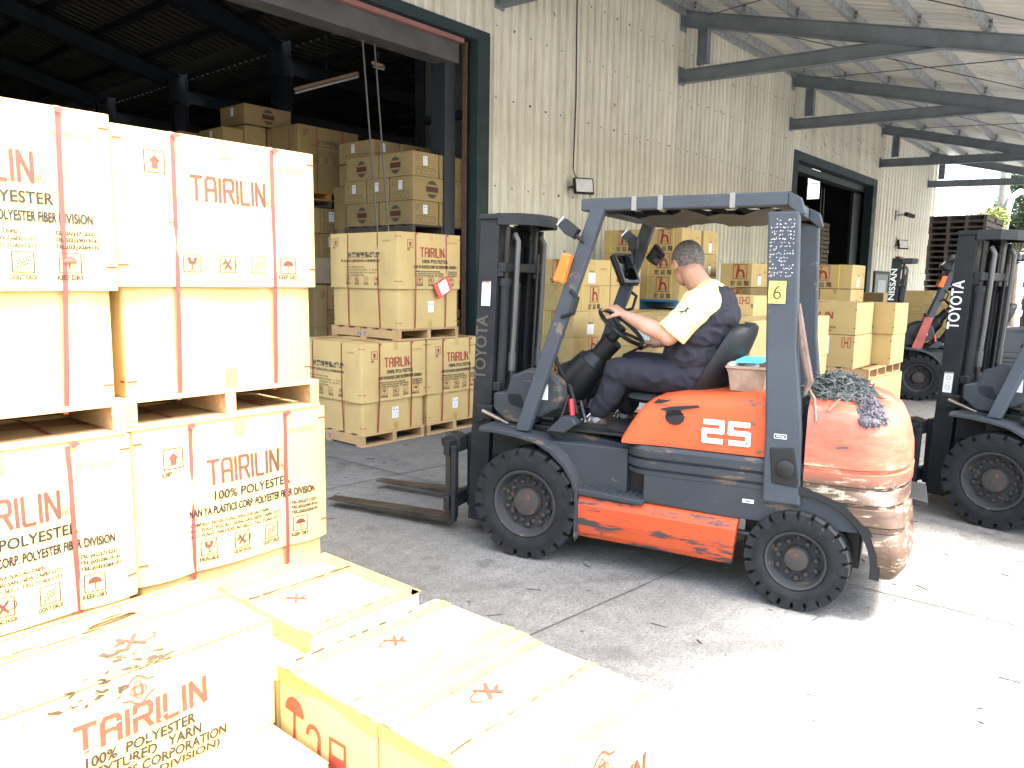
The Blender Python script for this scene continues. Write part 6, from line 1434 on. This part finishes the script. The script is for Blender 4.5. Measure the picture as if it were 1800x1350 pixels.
    # shirt body
    t = MB(); t.ell((-.945, 0, 1.17), (.195, .225, .115)); t.ell((-.90, 0, 1.28), (.215, .225, .155)); t.ell((-.92, 0, 1.42), (.20, .23, .165)); t.ell((-.95, 0, 1.53), (.185, .23, .14)); t.ell((-.975, 0, 1.60), (.135, .20, .10)); t.cap((-.995, -.12, 1.615), .085, (-.995, .10, 1.615), .085)
    shirt = organic("shirt", sh(t), NAVY, D, .007, 3, .009, .075, 3, (1, 1, 1.5))
    for s in (1, -1):
        t = MB(); t.cap((-.95, s * .04, 1.68), .064, (-.962, s * .175, 1.62), .092, 18); t.cap((-.958, s * .18, 1.612), .097, (-.862, s * .235, 1.50), .088, 18); t.cap((-.89, s * .165, 1.60), .075, (-.86, s * .18, 1.53), .075, 16)
        a, c = Vector((-.862, s * .232, 1.505)), Vector((-.808, s * .252, 1.435)); dd = (c - a).normalized(); u = dd.orthogonal().normalized(); w = dd.cross(u)
        t.rings([[a + (c - a) * k + (u * math.cos(2 * math.pi * j / 18) + w * math.sin(2 * math.pi * j / 18)) * rr for j in range(18)] for k, rr in ((0, .088), (.5, .090), (1.25, .094), (1.27, .092))])
        sl = organic("sleeve", sh(t), YSLEEVE, D, .0065, 3, .004, .06, 8)
        if s == 1:
            bv = BVHTree.FromObject(sl, bpy.context.evaluated_depsgraph_get()); cat = [(0, 10), (9, 9), (22, 14), (40, 13), (52, 22), (60, 36), (66, 40), (70, 34), (80, 36), (76, 28), (68, 22), (62, 12), (70, 2), (62, 0), (54, 8), (40, 4), (28, -8), (18, -12), (20, -6), (28, 2), (18, 6), (8, 4)]
            vs = []
            for a_, c_ in cat:
                o_ = Vector((-.835 - a_ * .0009 + off.x, .5, 1.545 + c_ * .0009 + off.z)); hit = bv.ray_cast(o_, Vector((0, -1, 0))); vs.append(hit[0] + hit[1] * .002 if hit[0] else o_ - Vector((0, .2, 0)))
            cen = sum(vs, Vector()) / len(vs); cm = MB(); cm.add(vs, [tuple(range(len(vs)))])
            co = cm.build("leaping_cat_mark", GREENINK, D)
    t = MB(); ax = (H(-.035, 0, -.07) - Vector((-.94, 0, 1.62))).normalized(); cc = Vector((-.918, 0, 1.672)); u = Vector((0, 1, 0)); w = ax.cross(u)
    t.tube([cc + (u * math.cos(2 * math.pi * k / 24) * .086 + w * math.sin(2 * math.pi * k / 24) * .082) for k in range(25)], .010, 8, cap=False); sh(t).build("collar", YSLEEVE, D, smooth=60)
    # trousers
    t = MB(); t.ell((-.94, 0, 1.135), (.17, .195, .10))
    for s, kn, an in ((1, (-.445, .155, 1.155), (-.315, .15, .89)), (-1, (-.44, -.12, 1.17), (-.405, -.14, .875))):
        t.cap((-.92, s * .095, 1.14), .122, (kn[0] + .005, kn[1], kn[2]), .090, 18); t.cap(kn, .088, (an[0] * .6 + kn[0] * .4 - .015, an[1], an[2] * .6 + kn[2] * .4), .074, 18); t.cap((an[0] * .6 + kn[0] * .4 - .015, an[1], an[2] * .6 + kn[2] * .4), .074, (an[0] - .004, an[1], an[2] + .02), .062, 18)
    organic("trousers", sh(t), TROU, D, .007, 3, .008, .085, 12, (1.2, 1, 1))
    for s, an, tz in ((1, (-.315, .15, .875), -.075), (-1, (-.405, -.14, .865), -.075)):
        x, y, z = an; dx, dz = (.21, -.035) if s == 1 else (.16, -.06)
        sk = sh(MB().cap((x, y, z + .01), .040, (x + .01, y, z - .045), .040)).build("sock", SOCK, D, smooth=60)
        t = MB(); t.cap((x - .015, y, z - .055), .040, (x + .06, y, z - .06 + dz * .3), .038); t.cap((x + .05, y, z - .06 + dz * .3), .037, (x + dx, y, z - .075 + dz * .5), .028); t.ell((x + dx - .02, y, z - .085 + dz * .5), (.055, .042, .026)); t.ell((x - .02, y, z - .075), (.042, .036, .03))
        so = organic("shoe", sh(t), SHOE, D, .006, 2)
        t = MB(); pth = [(x - .06, z - .105), (x + .05, z - .105 + dz * .3), (x + dx + .03, z - .100 + dz * .5)]
        t.rings([[(px_, y - hw, pz - .012), (px_, y + hw, pz - .012), (px_, y + hw, pz + .012), (px_, y - hw, pz + .012)] for (px_, pz), hw in zip([(x - .062, z - .104), (x - .04, z - .106), (x + .05, z - .106 + dz * .3), (x + .12, z - .104 + dz * .45), (x + dx + .02, z - .100 + dz * .55), (x + dx + .034, z - .096 + dz * .55)], (.022, .036, .036, .044, .036, .018))]); sh(t).build("sole", simple("worn_sole", (.22, .17, .12, 1), .8) if "worn_sole" not in MATS else MATS["worn_sole"], so, .004)
        t = MB()
        for k in range(4):
            xx = x + .055 + k * .028; zz = z - .020 + dz * (.3 + .07 * k) - k * .008; t.tube([(xx, y - .03, zz - .012), (xx + .006, y, zz + .006), (xx, y + .032, zz - .014)], .0045, 6)
        t.tube([(x + .055, y + .01, z - .01), (x + .04, y + .03, z + .012), (x + .07, y + .034, z - .02)], .004, 5)
        sh(t).build("laces", WHITEP, so)
    return D
def _box_ell(c, a, b_, d, rot):
    m = MB().ell(c, (b_, a, d), 10, 6, rot); return m.v, m.f
P1 = driver("man in navy and pale yellow shirt driving the orange forklift, head bowed", T1M)

M3 = Matrix.Translation((13.33, 2.93, 0)) @ Matrix.Rotation(RZ, 4, 'Z')
P2 = copy_tree(P1, label="second driver sitting in the farther forklift, mostly hidden behind the dark mast")
P2.matrix_world = M3 @ Matrix.Translation((-.9, 0, 1.06))
